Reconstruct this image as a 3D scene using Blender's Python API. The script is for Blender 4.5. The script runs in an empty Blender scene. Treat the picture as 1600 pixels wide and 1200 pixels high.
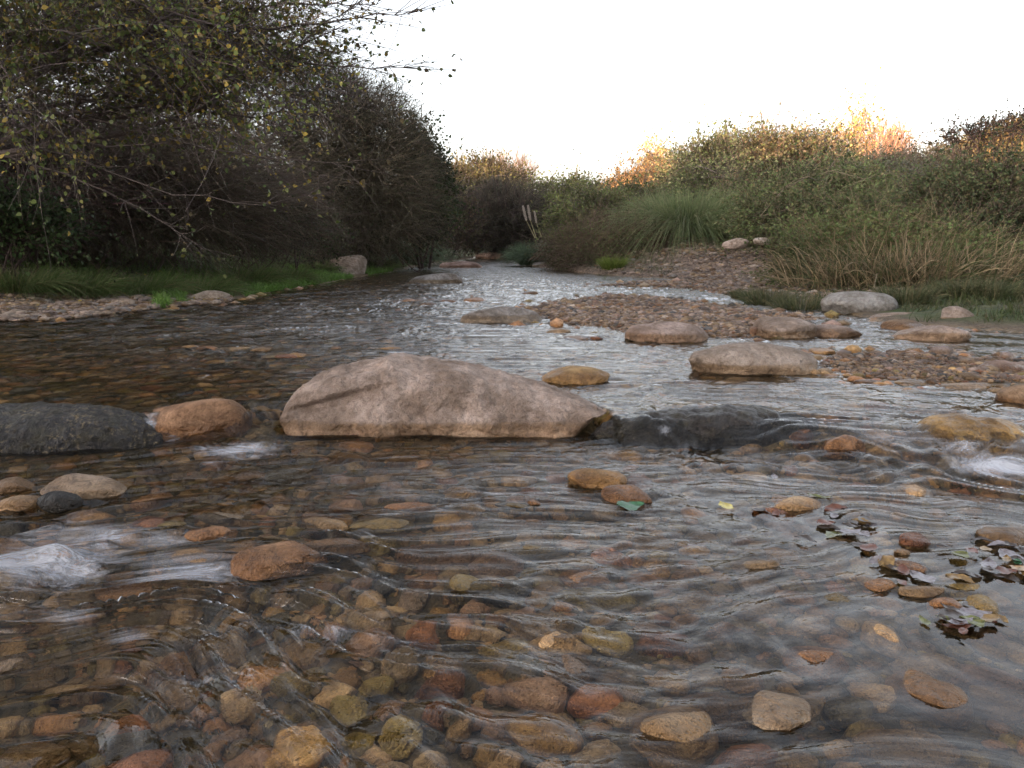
import bpy, bmesh, math, random
import numpy as np
from mathutils import Vector

S = bpy.context.scene
COL = S.collection
random.seed(7)
RNG = np.random.default_rng(11)

# ------------------------------------------------------------------ camera
CAM_H = 0.72
F = 1256.0                       # focal length in photo pixels (photo 1600 wide)
HOR = 375.0                      # row of the horizon
PITCH = math.atan((600 - HOR) / F)
cd = bpy.data.cameras.new('camera'); cam = bpy.data.objects.new('camera', cd); COL.objects.link(cam)
cam.location = (0, 0, CAM_H)
cam.rotation_euler = (math.pi / 2 - PITCH, 0, 0)
cd.sensor_width = 36; cd.lens = 36 * F / 1600
cd.clip_start = 0.02; cd.clip_end = 5000
S.camera = cam

# ------------------------------------------------------------------ sky, sun, exposure
SUN_EL = math.radians(7.0)
SUN_AZ = math.atan2(-0.8, -0.6)          # compass angle from +Y towards +X: behind the camera, to its left
world = bpy.data.worlds.new('World'); S.world = world; world.use_nodes = True
nt = world.node_tree; nt.nodes.clear()
sky = nt.nodes.new('ShaderNodeTexSky'); sky.sky_type = 'NISHITA'; sky.sun_disc = False
sky.sun_elevation = SUN_EL; sky.sun_rotation = SUN_AZ % (2 * math.pi)
sky.air_density = 1.0; sky.dust_density = 2.5; sky.ozone_density = 1.0
hs = nt.nodes.new('ShaderNodeHueSaturation'); hs.inputs['Saturation'].default_value = 0.32
bg = nt.nodes.new('ShaderNodeBackground'); bg.inputs['Strength'].default_value = 0.15
wo = nt.nodes.new('ShaderNodeOutputWorld')
tint = nt.nodes.new('ShaderNodeMix'); tint.data_type = 'RGBA'; tint.blend_type = 'MULTIPLY'; tint.inputs[0].default_value = 1.0
tint.inputs[7].default_value = (1.02, 0.995, 1.03, 1)
nt.links.new(sky.outputs[0], hs.inputs['Color']); nt.links.new(hs.outputs[0], tint.inputs[6]); nt.links.new(tint.outputs[2], bg.inputs['Color']); nt.links.new(bg.outputs[0], wo.inputs['Surface'])
sl = bpy.data.lights.new('sun', 'SUN'); sl.energy = 3.0; sl.angle = math.radians(0.5); sl.color = (1.0, 0.62, 0.34)
sun = bpy.data.objects.new('sun', sl); COL.objects.link(sun)
sd = Vector((math.sin(SUN_AZ) * math.cos(SUN_EL), math.cos(SUN_AZ) * math.cos(SUN_EL), math.sin(SUN_EL)))
sun.rotation_euler = sd.to_track_quat('Z', 'Y').to_euler()
S.view_settings.view_transform = 'Standard'; S.view_settings.look = 'None'
S.view_settings.gamma = 1.0; S.view_settings.exposure = 2.42
S.view_settings.use_curve_mapping = False
try:
    cy = S.cycles
    cy.max_bounces = 8; cy.diffuse_bounces = 3; cy.glossy_bounces = 3; cy.transmission_bounces = 6
    cy.transparent_max_bounces = 6; cy.use_denoising = True; cy.sample_clamp_indirect = 6.0
    cy.use_adaptive_sampling = True; cy.adaptive_threshold = 0.02
except Exception as e:
    print(e)

# ------------------------------------------------------------------ numeric helpers
def at(px, py, z=0.0):
    """point of the plane z seen at photo pixel (px, py)"""
    dx = (px - 800) / F; dy = -(py - 600) / F
    c, s = math.cos(PITCH), math.sin(PITCH)
    d = np.array([dx, c + dy * s, -s + dy * c])
    t = (z - CAM_H) / d[2]
    return np.array([dx * t, d[1] * t, z])
def at_y(px, py, y):
    """point at ground distance y seen at photo pixel"""
    dx = (px - 800) / F; dy = -(py - 600) / F
    c, s = math.cos(PITCH), math.sin(PITCH)
    d = np.array([dx, c + dy * s, -s + dy * c]); t = y / d[1]
    return np.array([dx * t, y, CAM_H + d[2] * t])
def sstep(a, b, x):
    t = np.clip((x - a) / (b - a), 0, 1); return t * t * (3 - 2 * t)
_perm = np.random.default_rng(3).permutation(256); _perm = np.concatenate([_perm, _perm, _perm])
_ang = np.random.default_rng(4).uniform(0, 2 * np.pi, 256)
def perlin(x, y):
    x = np.asarray(x, float); y = np.asarray(y, float)
    xi = np.floor(x).astype(int); yi = np.floor(y).astype(int); xf = x - xi; yf = y - yi
    xi &= 255; yi &= 255
    u = xf ** 3 * (xf * (xf * 6 - 15) + 10); v = yf ** 3 * (yf * (yf * 6 - 15) + 10)
    def g(i, j, a, b):
        t = _ang[_perm[_perm[i] + j]]; return np.cos(t) * a + np.sin(t) * b
    a = g(xi, yi, xf, yf); b = g(xi + 1, yi, xf - 1, yf); c = g(xi, yi + 1, xf, yf - 1); d = g(xi + 1, yi + 1, xf - 1, yf - 1)
    return ((a * (1 - u) + b * u) * (1 - v) + (c * (1 - u) + d * u) * v) * 1.5
def fbm(x, y, o=4, l=2.03, g=0.5):
    r = 0; a = 1
    for i in range(o):
        r = r + a * perlin(x + 17.3 * i, y - 9.1 * i); x = x * l; y = y * l; a *= g
    return r
def sine_noise(P, rng, freq, octs=3, gain=0.5, n=7):
    r = np.zeros(len(P)); a = 1.0
    for o in range(octs):
        for i in range(n):
            k = rng.normal(size=3); k = k / np.linalg.norm(k) * freq * rng.uniform(0.6, 1.5)
            r += a / n * 2 * np.sin(P @ k + rng.uniform(0, 6.28))
        freq *= 2.1; a *= gain
    return r
def sdf(x, y, poly):
    """signed distance to polygon, positive inside"""
    poly = np.asarray(poly, float)
    sh = np.shape(x); x = np.ravel(x); y = np.ravel(y)
    d = np.full(x.shape, 1e9); ins = np.zeros(x.shape, bool)
    for i in range(len(poly)):
        ax, ay = poly[i]; bx, by = poly[(i + 1) % len(poly)]
        ex, ey = bx - ax, by - ay
        t = np.clip(((x - ax) * ex + (y - ay) * ey) / (ex * ex + ey * ey + 1e-12), 0, 1)
        d = np.minimum(d, np.hypot(x - ax - t * ex, y - ay - t * ey))
        c = (ay > y) != (by > y)
        with np.errstate(divide='ignore', invalid='ignore'):
            xi = (bx - ax) * (y - ay) / (by - ay + 1e-15) + ax
        ins ^= c & (x < xi)
    return np.where(ins, d, -d).reshape(sh)

# ------------------------------------------------------------------ mesh helpers
def make_mesh(name, verts, faces_list, mat=None, smooth=True, col=None, attrs=None):
    """faces_list: list of int arrays (n,k)"""
    me = bpy.data.meshes.new(name)
    verts = np.asarray(verts, np.float32)
    faces_list = [np.asarray(f, np.int32) for f in faces_list if len(f)]
    me.vertices.add(len(verts)); me.vertices.foreach_set('co', verts.ravel())
    loops = np.concatenate([f.ravel() for f in faces_list])
    starts = []; o = 0
    for f in faces_list:
        n, k = f.shape; starts.append(o + np.arange(n) * k); o += n * k
    starts = np.concatenate(starts).astype(np.int32)
    me.loops.add(len(loops)); me.loops.foreach_set('vertex_index', loops)
    me.polygons.add(len(starts)); me.polygons.foreach_set('loop_start', starts)
    me.update(calc_edges=True)
    me.polygons.foreach_set('use_smooth', np.full(len(starts), smooth, bool))
    if col is not None:
        a = me.attributes.new('Col', 'FLOAT_COLOR', 'POINT')
        c = np.ones((len(verts), 4), np.float32); c[:, :3] = col
        a.data.foreach_set('color', c.ravel())
    for k, v in (attrs or {}).items():
        a = me.attributes.new(k, 'FLOAT', 'POINT'); a.data.foreach_set('value', np.asarray(v, np.float32))
    if mat: me.materials.append(mat)
    return me
def link(name, me, parent=None, loc=(0, 0, 0)):
    o = bpy.data.objects.new(name, me); COL.objects.link(o); o.location = loc
    if parent: o.parent = parent
    return o
def tag(o, label=None, cat=None, group=None, kind=None):
    if label: o['label'] = label
    if cat: o['category'] = cat
    if group: o['group'] = group
    if kind: o['kind'] = kind
    return o
def thing(name, label, cat, loc=(0, 0, 0), group=None):
    o = bpy.data.objects.new(name, None); COL.objects.link(o); o.location = loc; o.empty_display_size = 0.2
    return tag(o, label, cat, group)
def tubes(P, R, sides=3):
    """P (n,k,3), R (n,k) -> verts, quads"""
    n, k, _ = P.shape
    T = np.gradient(P, axis=1); T /= np.linalg.norm(T, axis=2, keepdims=True) + 1e-9
    ref = np.array([0.31, 0.77, 0.25]); ref = np.broadcast_to(ref, T.shape)
    U = np.cross(T, ref); U /= np.linalg.norm(U, axis=2, keepdims=True) + 1e-9
    V = np.cross(T, U)
    a = np.arange(sides) * 2 * np.pi / sides
    vs = P[:, :, None, :] + R[:, :, None, None] * (U[:, :, None, :] * np.cos(a)[None, None, :, None] + V[:, :, None, :] * np.sin(a)[None, None, :, None])
    idx = np.arange(n * k * sides).reshape(n, k, sides)
    q = np.stack([idx[:, :-1, :], np.roll(idx, -1, 2)[:, :-1, :], np.roll(idx, -1, 2)[:, 1:, :], idx[:, 1:, :]], -1).reshape(-1, 4)
    return vs.reshape(-1, 3), q
def unit(v): return v / (np.linalg.norm(v, axis=-1, keepdims=True) + 1e-9)
def leaves(C, D, size, rng, aspect=0.5, hexa=False, flat=0.0):
    """leaf blades at C along D. returns verts, faces, verts-per-leaf"""
    n = len(C); size = np.broadcast_to(size, (n,))
    rnd = rng.normal(size=(n, 3)); rnd[:, 2] += flat * 3
    W = unit(np.cross(D, rnd)); N = np.cross(W, D)
    L = size[:, None]
    if hexa:
        fr = [(0, 0, 0), (.25, .42, .1), (.62, .36, .08), (1, 0, -.05), (.62, -.36, .08), (.25, -.42, .1)]
    else:
        fr = [(0, 0, 0), (.45, .5, .1), (1, 0, 0), (.45, -.5, .1)]
    vs = np.stack([C + D * L * a + W * L * b * aspect * 2 + N * L * c for a, b, c in fr], 1)
    k = len(fr)
    return vs.reshape(-1, 3), np.arange(n * k).reshape(n, k), k

# ------------------------------------------------------------------ materials
def new_mat(name):
    m = bpy.data.materials.new(name); m.use_nodes = True; t = m.node_tree; t.nodes.clear()
    return m, t, t.nodes.new('ShaderNodeOutputMaterial')
class NB:
    def __init__(s, t): s.t = t
    def n(s, ty, **kw):
        n = s.t.nodes.new(ty)
        for k, v in kw.items(): setattr(n, k, v)
        return n
    def l(s, a, b): s.t.links.new(a, b)
    def noise(s, vec, scale, detail=4, rough=0.55, dist=0.0):
        n = s.n('ShaderNodeTexNoise'); n.inputs['Scale'].default_value = scale; n.inputs['Detail'].default_value = detail
        n.inputs['Roughness'].default_value = rough; n.inputs['Distortion'].default_value = dist
        s.l(vec, n.inputs['Vector']); return n.outputs[0]
    def ramp(s, f, a, b, lo=0.0, hi=1.0):
        n = s.n('ShaderNodeMapRange'); n.interpolation_type = 'SMOOTHSTEP'
        s.l(f, n.inputs[0]); n.inputs[1].default_value = a; n.inputs[2].default_value = b; n.inputs[3].default_value = lo; n.inputs[4].default_value = hi
        return n.outputs[0]
    def mix(s, f, a, b, mode='MIX'):
        n = s.n('ShaderNodeMix', data_type='RGBA', blend_type=mode)
        for sock, v in ((n.inputs[0], f), (n.inputs[6], a), (n.inputs[7], b)):
            if isinstance(v, (int, float)): sock.default_value = v
            elif isinstance(v, tuple): sock.default_value = (*v, 1)
            else: s.l(v, sock)
        return n.outputs[2]
    def math(s, op, a, b=0.0, c=0.0):
        n = s.n('ShaderNodeMath', operation=op)
        for i, v in enumerate((a, b, c)):
            if isinstance(v, (int, float)): n.inputs[i].default_value = v
            else: s.l(v, n.inputs[i])
        return n.outputs[0]
    def vec(s, v, sc=(1, 1, 1), rot=0.0):
        n = s.n('ShaderNodeMapping'); n.inputs['Scale'].default_value = sc; n.inputs['Rotation'].default_value = (0, 0, rot)
        s.l(v, n.inputs[0]); return n.outputs[0]
    def bump(s, h, strength, dist, normal=None):
        n = s.n('ShaderNodeBump'); n.inputs['Strength'].default_value = strength; n.inputs['Distance'].default_value = dist
        s.l(h, n.inputs['Height'])
        if normal is not None: s.l(normal, n.inputs['Normal'])
        return n.outputs[0]
    def bsdf(s, color, rough, normal=None, spec=0.5):
        n = s.n('ShaderNodeBsdfPrincipled')
        for sock, v in ((n.inputs['Base Color'], color), (n.inputs['Roughness'], rough)):
            if isinstance(v, (int, float)): sock.default_value = v
            elif isinstance(v, tuple): sock.default_value = (*v, 1)
            else: s.l(v, sock)
        n.inputs['Specular IOR Level'].default_value = spec
        if normal is not None: s.l(normal, n.inputs['Normal'])
        return n

def stone_material(name, per_object=True, speck=1.0, bumpy=1.0, ochre=False):
    m, t, out = new_mat(name); b = NB(t)
    pos = b.n('ShaderNodeNewGeometry').outputs['Position']
    if per_object:
        oi = b.n('ShaderNodeObjectInfo'); base = oi.outputs['Color']
        wl = b.n('ShaderNodeAttribute', attribute_type='OBJECT', attribute_name='waterline').outputs['Fac']
    else:
        base = b.n('ShaderNodeAttribute', attribute_name='Col').outputs['Color']
        wl = b.n('ShaderNodeAttribute', attribute_name='waterline').outputs['Fac']
    big = b.noise(pos, 5.0, 5, 0.6); mid = b.noise(pos, 28.0, 5, 0.65); fine = b.noise(pos, 170.0, 3, 0.7)
    c = b.mix(b.ramp(big, 0.35, 0.68), b.mix(1.0, base, (0.62, 0.57, 0.52), 'MULTIPLY'), b.mix(1.0, base, (1.22, 1.2, 1.2), 'MULTIPLY'))
    c = b.mix(b.ramp(b.noise(pos, 2.6, 4, 0.65, 0.5), 0.48, 0.60, 0, 0.5), c, b.mix(1.0, c, (0.62, 0.54, 0.46), 'MULTIPLY'))
    c = b.mix(b.ramp(mid, 0.42, 0.62, 0, 0.65), c, b.mix(1.0, c, (0.62, 0.58, 0.54), 'MULTIPLY'))
    c = b.mix(b.ramp(fine, 0.5, 0.72, 0, 0.75 * speck), c, b.mix(1.0, c, (0.38, 0.34, 0.32), 'MULTIPLY'))
    c = b.mix(b.ramp(fine, 0.28, 0.42, 0.5 * speck, 0), c, b.mix(1.0, c, (1.5, 1.48, 1.45), 'MULTIPLY'))
    sep = b.n('ShaderNodeSeparateXYZ'); b.l(pos, sep.inputs[0])
    hz = b.math('SUBTRACT', sep.outputs['Z'], wl)
    hz = b.math('ADD', hz, b.math('MULTIPLY', b.math('SUBTRACT', mid, 0.5), 0.035))
    wet = b.ramp(hz, 0.028, 0.008)
    c2 = b.mix(1.0, c, (0.98, 0.84, 0.64), 'MULTIPLY')
    if ochre:
        c2 = b.mix(b.math('MULTIPLY', b.ramp(b.noise(pos, 55.0, 6, 0.8), 0.52, 0.60, 0, 0.9), b.ramp(big, 0.40, 0.62, .12, 1.0)), b.mix(1.0, c, (0.35, 0.35, 0.4), 'MULTIPLY'), (0.26, 0.20, 0.11))
    c = b.mix(wet, c, c2)
    band = b.math('MULTIPLY', b.ramp(hz, 0.030, 0.014), b.ramp(hz, -0.020, -0.004))
    c = b.mix(b.math('MULTIPLY', band, 0.6), c, b.mix(1.0, c, (0.52, 0.48, 0.42), 'MULTIPLY'))
    algae = b.math('MULTIPLY', b.ramp(hz, 0.0, -0.06), b.ramp(b.noise(pos, 11.0, 3), 0.45, 0.70, 0, 0.45))
    c = b.mix(algae, c, (0.050, 0.042, 0.018))
    h = b.math('ADD', b.math('MULTIPLY', mid, 1.0), b.math('MULTIPLY', fine, 0.22))
    vo = b.n('ShaderNodeTexVoronoi'); vo.inputs['Scale'].default_value = 75; b.l(pos, vo.inputs['Vector'])
    h = b.math('ADD', h, b.ramp(vo.outputs[0], 0.0, 0.25, -0.25, 0))
    h = b.math('ADD', h, b.math('MULTIPLY', b.noise(pos, 13.0, 3, 0.5, 0.6), 1.6))
    nrm = b.bump(h, 1.0, 0.030 * bumpy)
    r = b.math('SUBTRACT', 0.86, b.math('MULTIPLY', wet, 0.58 if ochre else 0.5))
    p = b.bsdf(c, r, nrm, 0.35); b.l(p.outputs[0], out.inputs[0])
    return m
M_STONE = stone_material('stone')
M_GRAVEL = stone_material('gravel', False, 0.7)
M_BLACKROCK = stone_material('speckled_dark_rock', True, 1.0, 1.6, True)

def foliage_mat(name, trans=0.35, rough=0.6):
    m, t, out = new_mat(name); b = NB(t)
    c = b.n('ShaderNodeAttribute', attribute_name='Col').outputs['Color']
    pos = b.n('ShaderNodeNewGeometry').outputs['Position']
    c = b.mix(b.ramp(b.noise(pos, 35, 3), 0.3, 0.7, 0, 0.5), c, b.mix(1.0, c, (0.6, 0.62, 0.6), 'MULTIPLY'))
    p = b.bsdf(c, rough, None, 0.3)
    tr = b.n('ShaderNodeBsdfTranslucent'); b.l(c, tr.inputs[0])
    mx = b.n('ShaderNodeMixShader'); mx.inputs[0].default_value = trans
    b.l(p.outputs[0], mx.inputs[1]); b.l(tr.outputs[0], mx.inputs[2]); b.l(mx.outputs[0], out.inputs[0])
    return m
M_LEAF = foliage_mat('foliage'); M_GRASS = foliage_mat('grass_blades', 0.3, 0.5)
def bark_mat(name):
    m, t, out = new_mat(name); b = NB(t)
    c = b.n('ShaderNodeAttribute', attribute_name='Col').outputs['Color']
    pos = b.n('ShaderNodeNewGeometry').outputs['Position']
    n = b.noise(b.vec(pos, (1, 1, 0.25)), 60, 5, 0.7)
    c = b.mix(b.ramp(n, 0.35, 0.7, 0, 0.6), c, b.mix(1.0, c, (0.5, 0.48, 0.45), 'MULTIPLY'))
    p = b.bsdf(c, 0.85, b.bump(n, 0.6, 0.01), 0.2); b.l(p.outputs[0], out.inputs[0]); return m
M_BARK = bark_mat('bark')

def ground_mat():
    m, t, out = new_mat('river_bank_ground'); b = NB(t)
    pos = b.n('ShaderNodeNewGeometry').outputs['Position']
    gr = b.n('ShaderNodeAttribute', attribute_name='gravel').outputs['Fac']
    gs = b.n('ShaderNodeAttribute', attribute_name='grassy').outputs['Fac']
    big = b.noise(pos, 1.3, 4); mid = b.noise(pos, 9, 5, 0.65); fine = b.noise(pos, 70, 4, 0.7)
    soil = b.mix(b.ramp(mid, 0.35, 0.65), (0.060, 0.044, 0.030), (0.120, 0.088, 0.060))
    soil = b.mix(b.ramp(fine, 0.5, 0.68, 0, 0.8), soil, (0.20, 0.145, 0.095))
    green = b.mix(b.ramp(mid, 0.3, 0.7), (0.025, 0.045, 0.012), (0.060, 0.085, 0.022))
    vo = b.n('ShaderNodeTexVoronoi'); vo.inputs['Scale'].default_value = 26; b.l(pos, vo.inputs['Vector'])
    vc = b.n('ShaderNodeSeparateColor'); b.l(vo.outputs['Color'], vc.inputs[0])
    gv = b.mix(vc.outputs[0], (0.16, 0.105, 0.075), (0.34, 0.25, 0.20))
    gv = b.mix(b.ramp(vo.outputs['Distance'], 0.35, 0.7), gv, (0.05, 0.038, 0.03))
    c = b.mix(gs, soil, green); c = b.mix(gr, c, gv)
    sep = b.n('ShaderNodeSeparateXYZ'); b.l(pos, sep.inputs[0])
    wet = b.ramp(sep.outputs['Z'], 0.03, 0.0)
    bed = b.mix(b.ramp(mid, 0.35, 0.65), (0.045, 0.034, 0.018), (0.16, 0.11, 0.055))
    bed = b.mix(b.ramp(vo.outputs['Distance'], 0.2, 0.6, 0.7, 0.0), bed, b.mix(vc.outputs[0], (0.13, 0.09, 0.045), (0.30, 0.20, 0.11)))
    c = b.mix(wet, c, bed)
    h = b.math('ADD', b.math('MULTIPLY', vo.outputs['Distance'], -0.6), b.math('ADD', mid, b.math('MULTIPLY', fine, 0.4)))
    p = b.bsdf(c, b.math('SUBTRACT', 0.9, b.math('MULTIPLY', wet, 0.4)), b.bump(h, 0.8, 0.04), 0.3)
    b.l(p.outputs[0], out.inputs[0]); return m
M_GROUND = ground_mat()

def water_mat():
    m, t, out = new_mat('stream_water'); b = NB(t)
    fc = b.n('ShaderNodeAttribute', attribute_name='flow'); pos = b.n('ShaderNodeNewGeometry').outputs['Position']
    flow = fc.outputs['Vector']
    foam = b.n('ShaderNodeAttribute', attribute_name='foam').outputs['Fac']
    rough_a = b.n('ShaderNodeAttribute', attribute_name='chop').outputs['Fac']
    n1 = b.noise(b.vec(flow, (6, 22, 1)), 1.0, 3, 0.5, 0.3)
    n2 = b.noise(b.vec(flow, (16, 62, 1)), 1.0, 2, 0.5, 0.2)
    h = b.math('ADD', b.math('MULTIPLY', n1, 1.0), b.math('MULTIPLY', n2, 0.22))
    bn = b.n('ShaderNodeBump'); bn.inputs['Distance'].default_value = 0.021
    b.l(b.math('MULTIPLY', rough_a, 0.9), bn.inputs['Strength']); b.l(h, bn.inputs['Height'])
    bw = b.n('ShaderNodeBump'); bw.inputs['Distance'].default_value = 0.005; b.l(b.math('MULTIPLY', rough_a, 0.9), bw.inputs['Strength']); b.l(h, bw.inputs['Height'])
    rf = b.n('ShaderNodeBsdfRefraction'); rf.inputs['IOR'].default_value = 1.33; rf.inputs['Roughness'].default_value = 0.02
    rf.inputs['Color'].default_value = (0.97, 0.945, 0.86, 1); b.l(bw.outputs[0], rf.inputs['Normal'])
    gl = b.n('ShaderNodeBsdfGlossy'); gl.inputs['Roughness'].default_value = 0.075; b.l(bn.outputs[0], gl.inputs['Normal'])
    fr = b.n('ShaderNodeFresnel'); fr.inputs['IOR'].default_value = 1.33; b.l(bw.outputs[0], fr.inputs['Normal'])
    g = b.n('ShaderNodeMixShader'); b.l(fr.outputs[0], g.inputs[0]); b.l(rf.outputs[0], g.inputs[1]); b.l(gl.outputs[0], g.inputs[2])
    d = b.n('ShaderNodeBsdfDiffuse'); d.inputs['Color'].default_value = (0.72, 0.74, 0.80, 1); b.l(bn.outputs[0], d.inputs['Normal'])
    s1 = b.noise(b.vec(flow, (10, 40, 1)), 1.0, 8, 0.78, 1.8)
    s2 = b.noise(b.vec(flow, (9, 17, 1)), 1.0, 6, 0.75, 1.2)
    st = b.math('ADD', b.math('MULTIPLY', s1, 0.5), b.math('MULTIPLY', s2, 0.5))
    lvl = b.math('SUBTRACT', b.math('ADD', st, b.math('MULTIPLY', foam, 0.37)), 0.72)
    f = b.ramp(lvl, 0.0, 0.38, 0.0, 0.58)
    mx = b.n('ShaderNodeMixShader'); b.l(f, mx.inputs[0]); b.l(g.outputs[0], mx.inputs[1]); b.l(d.outputs[0], mx.inputs[2])
    b.l(mx.outputs[0], out.inputs[0]); return m
M_WATER = water_mat()

# ------------------------------------------------------------------ plan of the stream
px2 = lambda l: [tuple(at(x, y)[:2]) for x, y in l]
WATER = [(-7.5, -6), (-7.5, 3), (-6, 5.8)] + px2([(0, 504), (60, 503), (110, 500), (180, 492), (250, 484), (300, 478), (345, 476), (400, 461), (480, 448), (560, 433), (620, 424), (655, 416), (700, 409), (740, 403), (765, 397), (770, 393), (800, 393), (806, 398), (812, 408), (835, 416), (880, 423), (940, 429), (1010, 434), (1060, 436), (1115, 447), (1125, 458), (1180, 470), (1270, 482), (1330, 492), (1380, 505), (1480, 512), (1600, 520), (1700, 526)]) + [(7.5, 4.2), (7, 0), (7, -6)]
BAR1 = px2([(825, 488), (850, 476), (950, 463), (1050, 468), (1130, 480), (1200, 488), (1280, 497), (1240, 508), (1190, 524), (1120, 528), (1000, 520), (950, 512), (880, 502)])
BAR2 = px2([(1290, 572), (1330, 556), (1420, 550), (1520, 562), (1700, 566), (1700, 600), (1560, 604), (1480, 598), (1390, 590)])
BAR3 = px2([(940, 447), (1010, 440), (1080, 441), (1110, 449), (1130, 456), (1090, 452), (1010, 447)])
BARL = px2([(-200, 508), (0, 503), (110, 500), (180, 492), (250, 482), (345, 474), (330, 462), (200, 455), (80, 460), (-200, 470)])
_dam = np.array([at(x, y)[:2] for x, y in [(-600, 642), (0, 645), (230, 650), (400, 648), (440, 640), (520, 612), (880, 612), (945, 640), (975, 655), (1100, 656), (1250, 658), (1420, 672), (1600, 672), (2100, 680)]])
def ydam(x): return np.interp(x, _dam[:, 0], _dam[:, 1]) + 0.05 * perlin(np.asarray(x) * 2.3, 0.5) + 0.02 * perlin(np.asarray(x) * 9.0, 4.5)
DROP = 0.085
def level(x, y):
    d = y - ydam(x)
    wide = 0.16 + 0.40 * sstep(0.7, 1.3, x)
    return -DROP * (1 - sstep(-wide, 0.05, d))
def ground_h(x, y):
    s = sdf(x, y, WATER)
    n = fbm(x * 0.9, y * 0.9, 3); nf = fbm(x * 5, y * 5, 3)
    depth = np.minimum(0.03 + 0.25 * np.maximum(s, 0), 0.105) * (1 + 0.25 * n)
    sh = np.exp(-(((x - 1.05) / 0.55) ** 2 + ((y - 1.85) / 0.45) ** 2))       # shallow spot with the dead leaves
    depth = depth * (1 - 0.30 * sh) * (1 - 0.34 * np.exp(-((x - 0.7) / 1.1) ** 2 - ((y - 1.8) / 0.9) ** 2))
    zb = level(x, y) - depth - 0.006 * nf
    for B, top in ((BAR1, 0.030), (BAR2, 0.012), (BAR3, 0.012)):
        sb = sdf(x, y, B)
        zb = np.maximum(zb, np.minimum(top, sb * 0.16 + 0.0) + 0.006 * nf + 0.006 * n)
    o = np.maximum(-s, 0)
    left = (x < (y - 20) * 0.0 - 0.6)
    zl = 0.012 + 0.05 * np.minimum(o, 1.2) + 0.20 * np.clip(o - 1.2, 0, 4) + 0.10 * np.clip(o - 5.2, 0, 8)
    zr = 0.012 + 0.075 * np.minimum(o, 8) + 0.03 * np.clip(o - 8, 0, 30)
    wl = sstep(1.0, -2.0, x + 0.6 - (y - 20) * 0.02)
    zo = zl * wl + zr * (1 - wl)
    zo = np.maximum(zo + (0.02 + 0.05 * np.minimum(o, 3)) * n * 0.6 + 0.010 * nf, 0.015 + 0.03 * np.minimum(o, 1.5) + 0.006 * nf)
    zo = zo + 0.55 * np.exp(-((x - 4.4) / 2.6) ** 2 - ((y - 20.5) / 3.0) ** 2)
    z = np.where(s > 0, zb, zo)
    return z
def ray_ground(px, py):
    """where the sight line of a photo pixel meets ground or water"""
    ys = np.exp(np.linspace(math.log(1.0), math.log(60), 700)); P = np.array([at_y(px, py, y) for y in ys])
    h = np.maximum(ground_h(P[:, 0], P[:, 1]), level(P[:, 0], P[:, 1])); k = np.argmax(P[:, 2] <= h)
    return P[k, 0], P[k, 1], float(h[k])
def gz(x, y): return float(ground_h(np.array([x]), np.array([y]))[0])

# ------------------------------------------------------------------ ground sheet
def sinh_axis(c, a, lim_lo, lim_hi, n):
    u0 = math.asinh((lim_lo - c) / a); u1 = math.asinh((lim_hi - c) / a)
    return c + a * np.sinh(np.linspace(u0, u1, n))
def grid_faces(nx, ny):
    i = np.arange(nx * ny).reshape(ny, nx)
    return np.stack([i[:-1, :-1], i[:-1, 1:], i[1:, 1:], i[1:, :-1]], -1).reshape(-1, 4)
gx = sinh_axis(0.3, 2.2, -900, 900, 420); gy = sinh_axis(2.5, 2.0, -300, 1500, 520)
X, Y = np.meshgrid(gx, gy); Z = ground_h(X, Y)
sW = sdf(X, Y, WATER); o = -sW
bars = np.maximum.reduce([sdf(X, Y, B) for B in (BAR1, BAR2, BAR3, BARL)])
nz = fbm(X * 1.5, Y * 1.5, 3)
path = np.exp(-(((X - (2.0 + 0.14 * Y)) / 2.0) ** 2)) * sstep(10, 12.5, Y) * sstep(26, 20, Y)
gravel = np.clip(sstep(-0.25, 0.1, bars + 0.15 * nz) + path * 0.9 * (nz * 0.5 + 0.9), 0, 1)
gravel = np.where(sW > 0, 1, gravel)
grassy = np.clip(sstep(0.1, 0.5, o) * sstep(9.0, 3.0, o) * (0.75 + 0.6 * nz) - path, 0, 1)
me = make_mesh('ground', np.stack([X, Y, Z], -1).reshape(-1, 3), [grid_faces(len(gx), len(gy))], M_GROUND, True, None,
               {'gravel': gravel.ravel(), 'grassy': grassy.ravel()})
tag(link('ground', me), kind='structure')

# ------------------------------------------------------------------ stones
_ico = {}
def ico(n):
    if n not in _ico:
        bm = bmesh.new(); bmesh.ops.create_icosphere(bm, subdivisions=n, radius=1.0)
        v = np.array([p.co[:] for p in bm.verts]); f = np.array([[q.index for q in p.verts] for p in bm.faces]); bm.free()
        _ico[n] = (v, f)
    return _ico[n]
def stone_shape(seed, sub=3, facets=8, amp=0.10, sq=2.3, soft=0.72):
    """river-worn stone inside a unit box"""
    rng = np.random.default_rng(seed); v, f = ico(sub); v = v.copy()
    r = (np.abs(v) ** sq).sum(1) ** (-1 / sq); v = v * r[:, None]
    v *= 1 + amp * sine_noise(v, rng, 1.7, 2, 0.5)[:, None]
    for i in range(facets):
        n = unit(rng.normal(size=3)); d = rng.uniform(0.55, 0.88)
        q = v @ n - d; v -= np.where(q > 0, q * soft, 0)[:, None] * n
    v *= 1 + 0.022 * sine_noise(v, rng, 6, 4, 0.62)[:, None] - 0.03 * np.abs(sine_noise(v, rng, 3.2, 2, 0.5))[:, None]
    lo, hi = v.min(0), v.max(0)
    return (v - (lo + hi) / 2) / (hi - lo) * 2, f
VARIANTS = [make_mesh('cobble', *(lambda s: (s[0], [s[1]]))(stone_shape(100 + i, 4, 6 + i % 4, 0.12, 2.1 + 0.1 * (i % 5))), M_STONE) for i in range(14)]
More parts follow.
